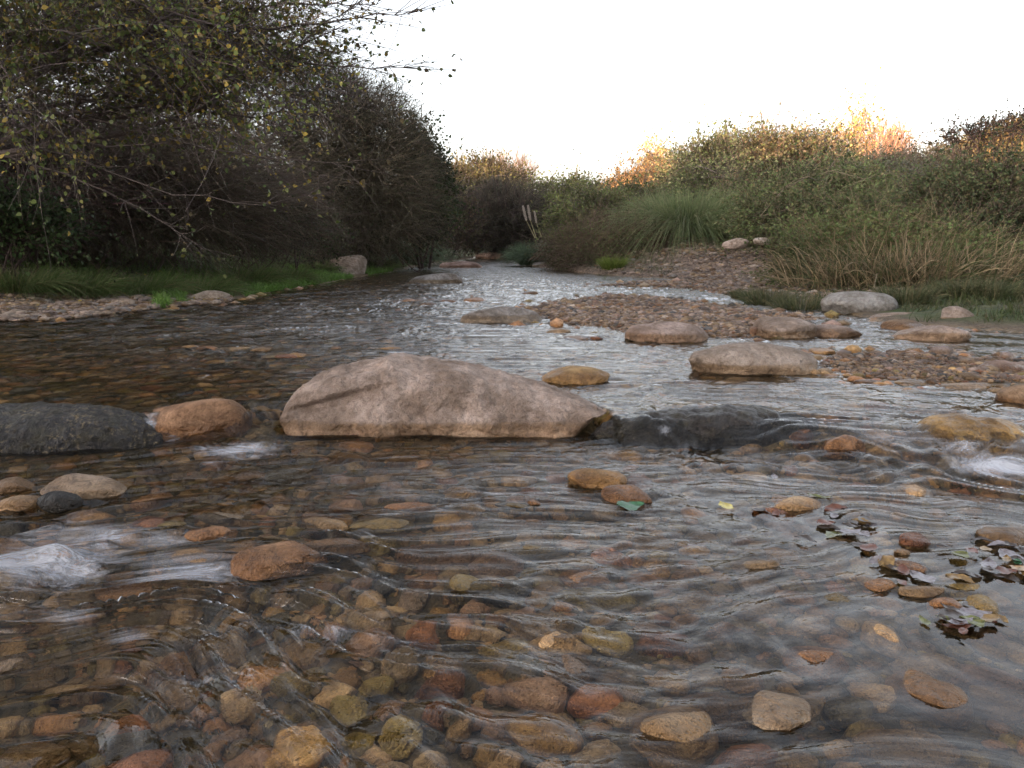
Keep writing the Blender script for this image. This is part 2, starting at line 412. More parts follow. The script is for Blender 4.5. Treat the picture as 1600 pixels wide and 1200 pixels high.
C = dict(pink=(0.315, 0.25, 0.21), pale=(0.36, 0.305, 0.255), grey=(0.25, 0.235, 0.22), tan=(0.34, 0.255, 0.165), ochre=(0.38, 0.255, 0.12),
         orange=(0.34, 0.205, 0.115), rust=(0.26, 0.13, 0.075), brown=(0.21, 0.14, 0.085), olive=(0.22, 0.18, 0.075), black=(0.028, 0.028, 0.030),
         darkgrey=(0.10, 0.10, 0.10), rose=(0.30, 0.21, 0.17), mauve=(0.20, 0.165, 0.15), dolive=(0.11, 0.095, 0.05), greytan=(0.27, 0.22, 0.16))
KEEP = []       # (x, y, rx) footprints of placed stones
BUMPS = []      # (x, y, rx, ry, ztop) stones that pierce the surface
def put_stone(px, py, w, h, colour, label, wl=None, name='river_stone', cat='stone', depth=0.75, rot=None, tilt=0.0, sub=0.5, group=None, mesh=None, seed=None, sink=0.0, mat=None, facets=6, amp=.12):
    """front foot at pixel (px,py), w px wide, h px of it standing above the waterline (negative: under water)"""
    if wl is None:
        p0 = at(px, py, 0.0); wl = float(level(p0[0], p0[1])) if p0[1] < ydam(p0[0]) + .02 else 0.0
        if p0[1] < ydam(p0[0]) - 0.05: wl = -DROP
    p = at(px, py, wl)
    dist = math.hypot(p[1], CAM_H - wl)
    W = w / F * dist; D = W * depth; sa = (CAM_H - wl) / dist
    H = h / F * dist
    if ' under ' in label: H = min(H, -0.008)
    if H > 0: H = min(H, max(H - 0.55 * D * sa, 0.3 * H, 0.012))
    ground = wl - 0.13 if sdf(p[0], p[1], WATER) > 0 else gz(p[0], p[1]) - 0.02
    top = wl + H - sink; bot = wl - max(0.8 * H, 0.2 * W) if H > 0 else min(ground, top - 0.3 * W)
    cy_ = p[1] + D * 0.42
    o = link(name, mesh or VARIANTS[(len(KEEP) * 5 + (seed or 0)) % 14], None, (p[0], cy_, (top + bot) / 2))
    o.scale = (W / 2, D / 2, (top - bot) / 2)
    rng = random.Random(len(KEEP) * 13 + 5)
    o.rotation_euler = (0, tilt, rng.uniform(-0.25, 0.25) if rot is None else rot)
    f_ = rng.uniform(0.88, 1.12); v = [k * f_ * rng.uniform(0.98, 1.02) for k in C[colour]]
    o.color = (*v, 1); o['waterline'] = wl + max(0.0, min(.45 * H, .03)) if wl < 0.02 else -1.0
    tag(o, label, cat, group)
    KEEP.append((p[0], cy_, W / 2, D / 2))
    if H > 0.0: BUMPS.append((p[0], cy_, W / 2, D / 2, H))
    return o

# --- the great boulder: built along its length from its real outline
def profile_rock(name, x0, x1, tops, bots, y_front_z, depths, yb, colour, label, mat, cat='boulder', wl=0.0, seed=5, nu=220, nv=120, rough=0.02, crease=None, power=2.3, endp=5, front=None):
    """tops/bots: (u, z) polylines over u in 0..1; depths: (u, half depth)"""
    rng = np.random.default_rng(seed)
    u = (1 - np.cos(np.linspace(0, np.pi, nu))) / 2; th = np.linspace(0, 2 * np.pi, nv, endpoint=False)
    tp = np.interp(u, *zip(*tops)); bt = np.interp(u, *zip(*bots)); dp = np.interp(u, *zip(*depths))
    k = np.ones(9) / 9
    sm = lambda a: np.convolve(np.pad(a, 4, 'edge'), k, 'valid')
    tp, bt, dp = sm(tp), sm(bt), sm(dp)
    U, T = np.meshgrid(u, th, indexing='ij')
    ct, st_ = np.cos(T), np.sin(T)
    e = 2 / power
    cyy = np.sign(ct) * np.abs(ct) ** e; czz = np.sign(st_) * np.abs(st_) ** e
    end = np.sqrt(np.clip(1 - np.abs(2 * U - 1) ** endp, 0, 1))
    mid = (0.45 * tp + 0.55 * bt)[:, None]
    zz = np.where(czz > 0, mid + (tp[:, None] - mid) * czz * end, mid + (mid - bt[:, None]) * czz * end)
    xx = x0 + (x1 - x0) * U; yy = (yf_ + dp if (yf_ := front) is not None else np.full(nu, yb))[:, None] + dp[:, None] * cyy * end
    # top leans back: the crest sits behind the middle
    yy = yy + 0.25 * dp[:, None] * np.clip(czz, 0, 1)
    V = np.stack([xx, yy, zz], -1).reshape(-1, 3)
    ctr = np.stack([xx, yy * 0 + (yb if front is None else (front + dp)[:, None]), np.broadcast_to(mid, zz.shape)], -1).reshape(-1, 3)
    N = unit(V - ctr)
    disp = rough * sine_noise(V, rng, 7, 2, 0.5) + rough * 0.35 * sine_noise(V, rng, 30, 3, 0.6)
    if crease is not None: disp += crease(V)
    disp += rough * 0.22 * sine_noise(V, rng, 95, 2, 0.6) - rough * 0.9 * np.clip(sine_noise(V, rng, 13, 2, 0.6) - .35, 0, 1)
    V = V + N * disp[:, None]
    i = np.arange(nu * nv).reshape(nu, nv)
    q = np.stack([i[:-1, :], i[1:, :], np.roll(i, -1, 1)[1:, :], np.roll(i, -1, 1)[:-1, :]], -1).reshape(-1, 4)
    me = make_mesh(name, V, [q], mat)
    o = link(name, me); o.color = (*colour, 1); o['waterline'] = wl; tag(o, label, cat)
    KEEP.append(((x0 + x1) / 2, yb, (x1 - x0) / 2, max(d for _, d in depths)))
    return o
wlD = -DROP
yb0 = at(700, 683, wlD)[1]                      # front foot of the boulder
dB = 0.30
bl = at_y(440, 640, yb0 + 0.18); br = at_y(946, 640, yb0 + 0.14)
def bz(py, back=0.32): return at_y(700, py, yb0 + back)[2]
def bcrease(V):
    x, y, z = V[:, 0], V[:, 1], V[:, 2]
    s = (x - bl[0]) / (br[0] - bl[0])
    zl = np.interp(s, [0.0, 0.07, 0.2, 0.3, 0.45], [bz(640, .1), bz(628, .1), bz(612, .1), bz(604, .1), bz(600, .1)])
    d = z - zl
    m = sstep(0.02, 0.10, s) * sstep(0.40, 0.24, s)
    led = -0.045 * m * sstep(0.006, -0.006, d) * sstep(-0.14, -0.02, d)
    flat = -0.030 * np.exp(-((s - 0.48) / 0.16) ** 2 - ((z - 0.02) / 0.05) ** 2)
    hol = -0.035 * np.exp(-((s - 0.965) / 0.025) ** 2 - ((z - bz(655, .1)) / 0.012) ** 2)
    rid = 0.018 * np.exp(-((s - 0.33) / 0.05) ** 2)
    return led + flat + hol + rid
boulder = profile_rock('boulder', bl[0], br[0],
    [(0, bz(606)), (.03, bz(592)), (.08, bz(583)), (.15, bz(573)), (.25, bz(566)), (.36, bz(562)), (.46, bz(562)), (.56, bz(569)), (.66, bz(584)), (.76, bz(598)), (.87, bz(611)), (.95, bz(617)), (1, bz(623))],
    [(0, wlD - .02), (.06, wlD - .12), (.85, wlD - .12), (.92, wlD - 0.01), (.97, wlD + .05), (1, wlD + .07)], 0,
    [(0, .16), (.15, .28), (.4, .34), (.7, .30), (.92, .20), (1, .12)], yb0 + dB, (0.36, 0.285, 0.238),
    'huge pinkish grey granite boulder lying across the middle of the stream', M_STONE, wl=wlD + 0.035, crease=bcrease, rough=0.016, power=2.3, endp=14, front=yb0, nu=420, nv=260)

# --- the dark rocks of the sill
def ell_from_px(xl, xr, top, base, wl, depth, back=0.5):
    p = at((xl + xr) / 2, base, wl); 
    a = at_y(xl, base, p[1] + depth * .3); b2 = at_y(xr, base, p[1] + depth * .3); t = at_y(xl, top, p[1] + depth * back)
    return a[0], b2[0], p[1], t[2]
xl, xr, yf, zt = ell_from_px(-150, 240, 640, 708, wlD, 0.45)
wlB = 0.2
rockB = profile_rock('boulder', xl, xr, [(0, zt), (.3, zt), (.62, zt - .002), (.8, zt - .012), (.93, zt - .035), (1, zt - .06)], [(0, wlD - .15), (.93, wlD - .12), (1, wlD - .06)], 0,
    [(0, .22), (.6, .22), (.9, .14), (1, .08)], yf + .22, (0.065, 0.062, 0.062), 'long dark wet rock flecked with ochre at the left edge of the stream', M_BLACKROCK, wl=0.2, seed=9, rough=0.014)
xl, xr, yf, zt = ell_from_px(922, 1290, 657, 698, wlD, 0.30); zt = 0.026
rockE = profile_rock('boulder', xl, xr, [(0, zt - .03), (.1, zt - .01), (.3, zt), (.6, zt - .002), (.8, zt - .015), (1, zt - .05)], [(0, wlD - .12), (1, wlD - .12)], 0,
    [(0, .09), (.3, .15), (.7, .15), (1, .08)], yf + .17, (0.035, 0.035, 0.040), 'low black rock with water sheeting over it right of the big boulder', M_STONE, wl=0.2, seed=12, rough=0.018)
xl, xr, yf, zt = ell_from_px(1440, 1640, 668, 728, wlD, 0.30); zt += 0.03
rockG = profile_rock('boulder', xl, xr, [(0, zt - .05), (.2, zt - .012), (.45, zt), (.8, zt - .01), (1, zt - .03)], [(0, wlD - .12), (1, wlD - .12)], 0,
    [(0, .08), (.3, .17), (.7, .17), (1, .1)], yf + .19, (0.36, 0.26, 0.11), 'olive yellow rock with water spilling over it at the right edge', M_STONE, wl=0.05, seed=15, rough=0.014)
OVER = [(rockG, -0.012)]

ST = [
 # px, foot, w, h, colour, label, extras
 (292, 684, 180, 68, 'orange', 'smooth orange rock wedged between the dark rock and the big boulder', dict(wl=wlD, depth=.55, cat='rock', rot=-.08)),
 (420, 674, 74, 30, 'olive', 'yellowish rock under the small cascade left of the big boulder', dict(wl=wlD, depth=.6)),
 (900, 598, 112, 28, 'ochre', 'bright yellow stone in the water behind the tip of the big boulder', dict(wl=0)),
 (1188, 584, 212, 54, 'pale', 'broad pale grey boulder standing in the riffle right of centre', dict(wl=0, cat='boulder', depth=.6, rot=.05)),
 (1048, 533, 132, 33, 'pink', 'smooth pinkish boulder at the front edge of the gravel bar', dict(wl=0, cat='boulder')),
 (1238, 528, 96, 33, 'pink', 'rounded pale brown boulder behind the broad grey one', dict(wl=0, cat='boulder')),
 (1310, 525, 96, 20, 'pink', 'low smooth boulder touching the right side of a rounder one', dict(wl=0, cat='boulder')),
 (1467, 531, 116, 26, 'pale', 'pale domed boulder in the still pool on the right', dict(wl=0, cat='boulder')),
 (1360, 486, 122, 33, 'grey', 'grey boulder against the weeds of the right bank', dict(cat='boulder')),
 (1425, 515, 74, 17, 'brown', 'dark brown stone just behind the pale dome in the pool', dict(wl=0)),
 (1430, 501, 130, 13, 'pink', 'flat pinkish slab behind the dark brown stone by the pool', dict(wl=0, depth=.5, cat='slab')),
 (1505, 506, 54, 27, 'pale', 'pointed whitish rock at the foot of the right bank', dict(wl=0, cat='rock', tilt=.3)),
 (1585, 584, 110, 23, 'rose', 'long pink stone at the right edge of the low gravel bar', dict(wl=0, cat='rock', depth=.5)),
 (782, 503, 134, 26, 'grey', 'flat grey slab awash in the middle of the stream', dict(wl=0, depth=.55, cat='slab', rot=0.)),
 (680, 442, 88, 16, 'grey', 'flat grey slab further upstream in the channel', dict(wl=0, depth=.5, cat='slab')),
 (540, 427, 60, 29, 'pale', 'pale rounded boulder at the grassy edge of the left bank', dict(cat='boulder')),
 (318, 468, 66, 15, 'pale', 'low pale slab in the bright grass of the left bank', dict(cat='slab')),
 (196, 450, 34, 8, 'pale', 'small flat whitish stone highest on the left gravel bank', {}),
 (188, 475, 36, 9, 'pale', 'flat pale stone near the water on the left bank', {}),
 (114, 776, 140, 31, 'pale', 'flat pinkish white rock above the water at the left', dict(depth=.55, cat='rock')),
 (12, 768, 66, 24, 'tan', 'tan rock at the left edge beside the flat whitish one', {}),
 (14, 797, 78, 27, 'tan', 'smooth tan rock in the left edge next to a small black stone', {}),
 (80, 796, 66, 30, 'black', 'small shiny black stone in front of the flat whitish rock', {}),
 (428, 893, 148, 46, 'orange', 'large pitted orange rock rising above the rapid on the left', dict(depth=.55, rot=.35, cat='rock')),
 (510, 868, 128, 16, 'brown', 'rusty brown stone partly covered by water behind the pitted orange rock', dict(depth=.6)),
 (505, 823, 80, 12, 'tan', 'flat buff stone just awash behind the rusty brown one', dict(depth=.5)),
 (344, 814, 80, 12, 'pale', 'cream coloured flat stone with cracked top left of centre', dict(depth=.5)),
 (590, 826, 108, 10, 'olive', 'greenish flat stone just awash left of centre', dict(depth=.5)),
 (318, 838, 70, 8, 'orange', 'flat orange stone between the cream stone and the foam', dict(depth=.6)),
 (262, 828, 44, 9, 'olive', 'small greenish round stone above the foam', {}),
 (225, 826, 62, 8, 'rust', 'reddish stone at the upstream edge of the foam', {}),
 (292, 876, 92, 12, 'tan', 'buff angular stone at the right edge of the foam', dict(depth=.6)),
 (640, 797, 84, 10, 'orange', 'thin orange stone left of the little curling wave', dict(depth=.5)),
 (722, 772, 66, 2, 'ochre', 'yellow stone under water behind the little curling wave', {}),
 (835, 790, 26, 7, 'orange', 'tiny bright orange pebble near the middle', {}),
 (800, 793, 56, 4, 'olive', 'yellow green mossy stone beside the tiny orange pebble', dict(depth=.5)),
 (935, 760, 94, 29, 'ochre', 'golden rock leaning against a rounder brown one right of centre', dict(depth=.6, rot=-.2, cat='rock')),
 (982, 783, 80, 26, 'orange', 'rounded orange brown rock beside the golden one', dict(depth=.7)),
 (1437, 852, 52, 19, 'rust', 'smooth reddish brown stone beside the dead leaves', {}),
 (1580, 848, 78, 26, 'tan', 'round tan rock at the right edge among dead leaves', {}),
 (1240, 1132, 130, 42, 'pale', 'round speckled pitted cream stone near the bottom right', dict(depth=.75, cat='rock')),
 (1122, 1112, 116, 4, 'brown', 'large brown stone under water left of the speckled cream one', {}),
 (1472, 1046, 112, 8, 'tan', 'large round tan stone just under the surface at lower right', {}),
 (1590, 1098, 100, 2, 'tan', 'tan stone under water at the right edge near the bottom', {}),
 (1548, 1058, 120, -4, 'rose', 'long pink stone under water below the large round tan one', dict(depth=.5)),
 (1190, 950, 98, 6, 'tan', 'broad tan stone under water in the lower right half', dict(depth=.6)),
 (1092, 936, 84, 4, 'ochre', 'golden stone under water next to the broad tan one', {}),
 (1026, 852, 72, 5, 'tan', 'squarish tan stone under water right of centre', {}),
 (1145, 980, 76, -2, 'orange', 'oval salmon stone under water below the broad tan one', dict(depth=.5)),
 (1040, 996, 92, -2, 'rust', 'flat reddish stone under water left of the salmon one', dict(depth=.6)),
 (936, 935, 130, -1, 'olive', 'wide olive stone under the ripple right of centre', dict(depth=.5)),
 (915, 912, 78, 3, 'orange', 'orange brown stone behind the wide olive one', {}),
 (850, 980, 110, 0, 'tan', 'pale tan slab under water below the centre', {}),
 (690, 868, 150, 0, 'rose', 'large rosy stone under the smooth water below the centre', dict(depth=.6)),
 (835, 866, 66, 3, 'olive', 'small olive stone right of the large rosy one', {}),
 (775, 880, 90, 0, 'rose', 'reddish stone tucked beside the large rosy one', {}),
 (1382, 922, 50, 17, 'orange', 'dark orange stone with a hollow top beside the shoal leaves', {}),
 (1446, 930, 72, 12, 'tan', 'long buff stone edge on to the dark pool of leaves', dict(depth=.4)),
 (1426, 893, 50, 8, 'orange', 'flat orange stone between the two drifts of leaves', {}),
 (1412, 868, 26, 8, 'tan', 'small buff pebble below the reddish brown stone', {}),
 (1362, 1135, 66, 2, 'olive', 'round yellowish stone under water right of the speckled cream one', {}),
 (1455, 1190, 150, 0, 'tan', 'very large pale stone under water at the bottom right', {}),
 (270, 1040, 84, 0, 'orange', 'orange stone under the rapid at lower left', {}),
 (690, 1060, 66, 0, 'rust', 'round rust red stone under water below the centre', {}),
 (180, 935, 80, 2, 'orange', 'orange brown stone below the foam at the left', {}),
 (10, 1050, 60, 10, 'greytan', 'speckled grey stone cut by the left edge', {}),
 (340, 1010, 90, 0, 'tan', 'buff stone under the rapid right of an orange one', {}),
 (535, 712, 64, 4, 'ochre', 'golden stone under water at the foot of the big boulder', {}),
 (625, 715, 50, -3, 'ochre', 'small golden stone further right at the foot of the big boulder', {}),
 (1328, 684, 66, 0, 'orange', 'orange stone glowing through the smooth water over the sill', dict(wl=0.0)),
 (1258, 670, 40, -4, 'rust', 'small reddish stone under the smooth water over the sill', dict(wl=0.0)),
 (1520, 606, 84, 9, 'pale', 'flat pinkish white stone in the right shallows', dict(wl=0, depth=.5)),
 (1490, 596, 60, 10, 'rose', 'small rosy stone on the low gravel bar at right', {}),
 (1430, 600, 52, 8, 'tan', 'buff stone at the front of the low gravel bar', {}),
 (1360, 598, 44, 6, 'brown', 'dark flat stone at the front of the low gravel bar', dict(depth=.5)),
 (1290, 553, 40, 9, 'ochre', 'small golden stone behind the broad grey boulder', {}),
 (1180, 524, 20, 14, 'rose', 'small upright pink stone at the edge of the gravel bar', {}),
 (1137, 512, 44, 10, 'pale', 'small pale stone lying on the gravel bar', {}),
 (1475, 580, 30, 7, 'grey', 'small bluish grey stone on the low gravel bar', {}),
 (1462, 545, 20, 5, 'mauve', 'tiny dark stone in the pool edge at right', {}),
 (1235, 506, 60, 8, 'mauve', 'dull mauve stone behind the pale brown boulder', {}),
 (1550, 500, 40, 8, 'grey', 'small grey stone at the foot of the right bank', {}),
 (460, 556, 46, 5, 'ochre', 'yellow stone in the stony riffle left of centre', {}),
 (320, 545, 34, 5, 'orange', 'orange stone in the row across the left riffle', {}),
 (292, 543, 28, 4, 'ochre', 'yellow stone in the row across the left riffle', {}),
 (362, 547, 50, 4, 'tan', 'buff stone in the row across the left riffle', {}),
 (405, 547, 34, 4, 'tan', 'small buff stone at the right end of the left riffle row', {}),
 (610, 546, 36, 3, 'ochre', 'golden stone in the middle riffle', {}),
 (445, 557, 36, 2, 'rust', 'rusty stone beside a yellow one in the middle riffle', {}),
 (905, 530, 46, 5, 'rose', 'pinkish stone in front of the gravel bar', {}),
 (932, 530, 24, 5, 'rust', 'small dark red stone in front of the gravel bar', {}),
 (872, 520, 40, 8, 'pale', 'pale stone at the front left corner of the gravel bar', {}),
 (80, 600, 60, -1, 'olive', 'yellow green stone under the dark water at the left', {}),
 (150, 592, 40, -1, 'tan', 'buff stone under the dark water at the left', {}),
 (742, 470, 40, 5, 'orange', 'rusty flat stone awash in mid channel', {}),
 (700, 472, 30, 4, 'orange', 'orange stone awash beside the rusty flat one', {}),
 (640, 470, 44, 4, 'orange', 'long orange stone awash at the left of mid channel', {}),
 (668, 476, 26, 4, 'brown', 'dark stone awash between the orange ones', {}),
 (829, 459, 26, 4, 'brown', 'small dark flat stone far upstream', {}),
 (742, 394, 28, 9, 'pale', 'pale boulder where the stream vanishes under the trees', dict(cat='boulder')),
 (690, 404, 26, 9, 'pale', 'yellowish boulder on the far left shore', dict(cat='boulder')),
 (768, 404, 52, 10, 'rose', 'flat rosy boulder in the far narrows of the stream', dict(cat='boulder', depth=.5)),
 (720, 418, 70, 10, 'rose', 'low reddish boulder at the far left shore', dict(cat='boulder', depth=.5)),
 (848, 417, 36, 8, 'grey', 'grey rock at the water below the pampas plumes', {}),
 (665, 412, 34, 9, 'mauve', 'mauve grey boulder below the left pampas clump', {}),
 (1152, 382, 40, 10, 'pale', 'pale rocks showing on the stony path at right', {}),
 (1192, 378, 26, 7, 'pale', 'small pale rock further along the stony path', {}),
]
for px, py, w, h, c, lab, kw in ST:
    if 'wl' not in kw and py < 480 and (px < 600 or px > 1100) or (px, py) == (1360, 486) or (px, py) == (540, 423):
        kw['wl'] = ray_ground(px, py)[2]
    put_stone(px, py, w, h, c, lab, **kw)
for o in bpy.data.objects:
    pass

# --- cobbles of the stream bed, near the camera: each its own object
PAL = [('tan', .18), ('brown', .10), ('orange', .06), ('olive', .13), ('dolive', .08), ('greytan', .16), ('mauve', .07), ('rose', .05), ('rust', .02), ('darkgrey', .06), ('ochre', .04)]
PAL = [(k, w * {'tan': 1.5, 'orange': 1.5, 'ochre': 2, 'mauve': .5}.get(k, 1)) for k, w in PAL]
names_, wts = zip(*PAL); wts = np.array(wts) / sum(wts)
rng = np.random.default_rng(21)
cands = []
def clear_of(x, y, r):
    for kx, ky, a, b_ in KEEP:
        if ((x - kx) / (a + r * .6)) ** 2 + ((y - ky) / (b_ + r * .6)) ** 2 < 1: return False
    return True
placed = []
for k in range(16000):
    y = rng.uniform(0.95, 5.2); x = rng.uniform(-0.72, 0.72) * (y + 0.35)
    r = float(np.clip(rng.lognormal(math.log(0.040), 0.42), 0.020, 0.095))
    if not clear_of(x, y, r): continue
    if max(float(sdf(x, y, B_)) for B_ in (BAR1, BAR2)) > -.12: continue
    if any((x - a) ** 2 + (y - b_) ** 2 < ((r + c_) * 0.68) ** 2 for a, b_, c_ in placed): continue
    placed.append((x, y, r))
placed.sort(key=lambda p: -p[2] / p[1])
WORD = dict(tan='tan', brown='brown', orange='orange', olive='olive', dolive='dark olive', greytan='greyish', mauve='purplish grey', rose='pinkish', rust='rust red', darkgrey='dark grey', ochre='golden')
def region(px, py):
    col_ = 'left edge' if px < 260 else 'left of centre' if px < 620 else 'centre' if px < 980 else 'right of centre' if px < 1330 else 'right edge'
    row_ = 'at the bottom of the picture' if py > 1040 else 'in the near shallows' if py > 900 else 'in the middle shallows' if py > 760 else 'just below the big boulder' if py > 680 else 'upstream of the big boulder'
    return col_, row_
NIND = 205
import re
HEROES = []
for o in bpy.data.objects:
    if o.get('category') in ('stone', 'rock', 'boulder', 'slab'):
        sh = re.split(r' (?:lying|across|at|wedged|under|in|standing|touching|against|just|behind|with|above|rising|partly|left|right|beside|leaning|near|below|next|tucked|edge|between|cut|further|glowing|on|far|where|flecked|showing|among) ', o['label'])[0]
        sh = ' '.join(sh.split()[:6])
        if o.name.startswith('boulder'): v_ = o.data.vertices; HEROES.append((sum(q.co.x for q in v_) / len(v_), sum(q.co.y for q in v_) / len(v_), sh))
        else: HEROES.append((o.location.x, o.location.y, sh))
for i, (x, y, r) in enumerate(placed[:NIND]):
    cn = names_[rng.choice(len(names_), p=wts)]
    g_ = gz(x, y); wl = float(level(np.array([x]), np.array([y]))[0])
    o = link('river_cobble', VARIANTS[rng.integers(14)])
    hh = r * rng.uniform(0.5, 0.8)
    o.location = (x, y, g_ + hh * 0.75); o.scale = (r, r * rng.uniform(.6, .9), hh); o.rotation_euler = (rng.uniform(-.2, .2), rng.uniform(-.2, .2), rng.uniform(0, 6.28))
    f_ = rng.uniform(1.2, 2.3); o.color = (*[v * f_ for v in C[cn]], 1); o['waterline'] = wl
    dx, dyv, dzv = x, y, g_ + hh - CAM_H
    c_, s_ = math.cos(PITCH), math.sin(PITCH)
    zc = dyv * c_ - dzv * s_; ppx = 800 + F * dx / zc; ppy = 600 - F * (dyv * s_ + dzv * c_) / zc
    a_, b_ = region(ppx, ppy); size = 'large' if r / y > .030 else 'small' if r / y < .018 else 'mid sized'
    best = min(HEROES, key=lambda h_: (h_[0] - x) ** 2 + (h_[1] - y) ** 2)
    ddx, ddy = x - best[0], y - best[1]
    side = ('right of' if ddx > 0 else 'left of') if abs(ddx) > abs(ddy) else ('behind' if ddy > 0 else 'in front of')
    gap = 'close' if math.hypot(ddx, ddy) < .17 else 'well'
    lab = f'{size} {WORD[cn]} cobble {gap} {side} the {best[2]}, in shallows'
    tag(o, lab, 'cobble', 'cobbles of the stream bed')

# --- gravel: everything smaller, one object
def gravel_mesh(items, name, sub=2):
    """items: arrays x,y,z,rx,ry,rz,rot,col,wl"""
    V, Fc, Cc, Wl = [], [], [], []; off = 0
    var = [stone_shape(300 + i, sub, 5, 0.12) for i in range(8)]
    x, y, z, rx, ry, rz, rot, col, wl = items
    which = np.arange(len(x)) % 8
    for k in range(8):
        m = which == k
        if not m.any(): continue
        v, f = var[k]; n = m.sum()
        P = v[None] * np.stack([rx[m], ry[m], rz[m]], -1)[:, None, :]
        c_, s_ = np.cos(rot[m])[:, None], np.sin(rot[m])[:, None]
        Q = np.stack([P[..., 0] * c_ - P[..., 1] * s_ + x[m][:, None], P[..., 0] * s_ + P[..., 1] * c_ + y[m][:, None], P[..., 2] + z[m][:, None]], -1)
        V.append(Q.reshape(-1, 3)); Fc.append((f[None] + (np.arange(n) * len(v))[:, None, None]).reshape(-1, 3) + off)
        Cc.append(np.repeat(col[m], len(v), 0)); Wl.append(np.repeat(wl[m], len(v))); off += n * len(v)
    return make_mesh(name, np.concatenate(V), [np.concatenate(Fc)], M_GRAVEL, True, np.concatenate(Cc), {'waterline': np.concatenate(Wl)})
def scatter(n, yr, xf, rmed, rs, rmin, rmax, cond, rng, pal=names_, w=wts, flat=(.45, .75), lift=.45, pw=1.0, gain=1.0):
    y = yr[0] + (yr[1] - yr[0]) * rng.random(n) ** pw; x = xf[0] + (xf[1] - xf[0]) * rng.random(n)
    x = x * (y + 0.4) 
    r = np.clip(rng.lognormal(math.log(rmed), rs, n) * (0.75 + 0.06 * y), rmin, rmax)
    m = cond(x, y); x, y, r = x[m], y[m], r[m]
    g_ = ground_h(x, y); rz = r * rng.uniform(*flat, len(x))
    ci = rng.choice(len(pal), len(x), p=w); col = np.array([C[pal[c]] for c in ci]) * rng.uniform(.7, 1.2, (len(x), 1)) * gain
    wl = np.minimum(level(x, y), 0) + 0.0
    return [x, y, g_ + rz * lift, r, r * rng.uniform(.6, .95, len(x)), rz, rng.uniform(0, 6.28, len(x)), col, wl]
def cat(*its): return [np.concatenate([i[k] for i in its]) for k in range(9)]
rest = placed[NIND:]
rx_ = np.array([p[0] for p in rest]); ry_ = np.array([p[1] for p in rest]); rr_ = np.array([p[2] for p in rest])
ci = rng.choice(len(names_), len(rest), p=wts); colr = np.array([C[names_[c]] for c in ci]) * rng.uniform(1.0, 1.9, (len(rest), 1))
rz_ = rr_ * .6
restI = [rx_, ry_, ground_h(rx_, ry_) + rz_ * .5, rr_, rr_ * .75, rz_, rng.uniform(0, 6.28, len(rest)), colr, level(rx_, ry_)]
inW = lambda x, y: sdf(x, y, WATER) > 0
pg, wg = ['rose', 'pink', 'tan', 'orange', 'mauve', 'brown', 'pale', 'rust', 'darkgrey'], np.array([.08, .20, .16, .03, .16, .16, .12, .02, .07])
def onbar(x, y): return np.maximum.reduce([sdf(x, y, B) for B in (BAR1, BAR2, BAR3)]) > -0.10
I1 = scatter(9000, (0.9, 4.5), (-.72, .72), 0.013, .35, .006, .03, inW, rng, gain=1.5)
I2 = scatter(14000, (4.2, 15), (-.72, .75), 0.026, .45, .010, .085, lambda x, y: inW(x, y) & (np.maximum.reduce([sdf(x, y, BAR1), sdf(x, y, BAR2), sdf(x, y, BAR3)]) < -.15), rng, gain=1.5, lift=.62, flat=(.4, .85))
I3 = scatter(110000, (4.0, 15), (-.1, .8), 0.0125, .42, .006, .055, onbar, rng, pg, wg, (.4, .7), .3)
I4 = scatter(32000, (5.8, 10), (-.9, -.2), 0.018, .5, .007, .07, lambda x, y: (sdf(x, y, BARL) > -.15) & (fbm(x * 2, y * 2, 2) > -.5), rng, ['pale', 'pink', 'mauve', 'brown', 'grey', 'tan'], np.array([.16, .22, .18, .20, .12, .12]), (.3, .5), .25)
I5 = scatter(24000, (9, 24), (0.02, .5), 0.015, .5, .008, .10, lambda x, y: (np.exp(-(((x - (2.0 + 0.14 * y)) / 1.8) ** 2)) > rng.random(len(x))) & (sdf(x, y, WATER) < .0), rng, ['pale', 'pink', 'mauve', 'brown', 'grey', 'tan'], np.array([.2, .25, .15, .15, .1, .15]), (.3, .6), .2)
tag(link('gravel', gravel_mesh(cat(restI, I1), 'gravel', 2)), 'small pebbles and gravel covering the bed of the stream', 'gravel', None, 'stuff')
tag(link('gravel', gravel_mesh(cat(I2, I3, I4, I5), 'gravel', 1)), 'reddish pebbles of the gravel bars and the stony banks', 'gravel', None, 'stuff')
# sizeable flat stones on the left shore, individuals
k = 0
for j in range(400):
    if k >= 26: break
    y = rng.uniform(6.6, 9.5); x = rng.uniform(-.68, -.3) * y
    if sdf(x, y, BARL) < -.02 or not clear_of(x, y, .06): continue
    r = rng.uniform(.04, .085); cn = ['pale', 'pink', 'mauve', 'grey', 'tan'][rng.integers(5)]
    o = link('shore_stone', VARIANTS[rng.integers(14)]); o.location = (x, y, gz(x, y) + r * .1); o.scale = (r, r * .7, r * .32); o.rotation_euler = (0, 0, rng.uniform(0, 6))
    o.color = (*C[cn], 1); o['waterline'] = -.1; KEEP.append((x, y, r, r)); k += 1
    near = 'at the water edge' if sdf(x, y, WATER) > -.35 else 'among the grass'
    w_ = dict(pale='pale', pink='pinkish', mauve='purplish', grey='grey', tan='tan')[cn]
    lab = f'{w_} flat stone on the left gravel shore {near}'
    best = min(HEROES, key=lambda h_: (h_[0] - x) ** 2 + (h_[1] - y) ** 2)
    lab = f"{['small', 'larger'][r > .075]} {w_} shore stone {near}, {'left' if x < best[0] else 'right'} of the {best[2]}"
    tag(o, lab, 'stone', 'flat stones of the left shore')

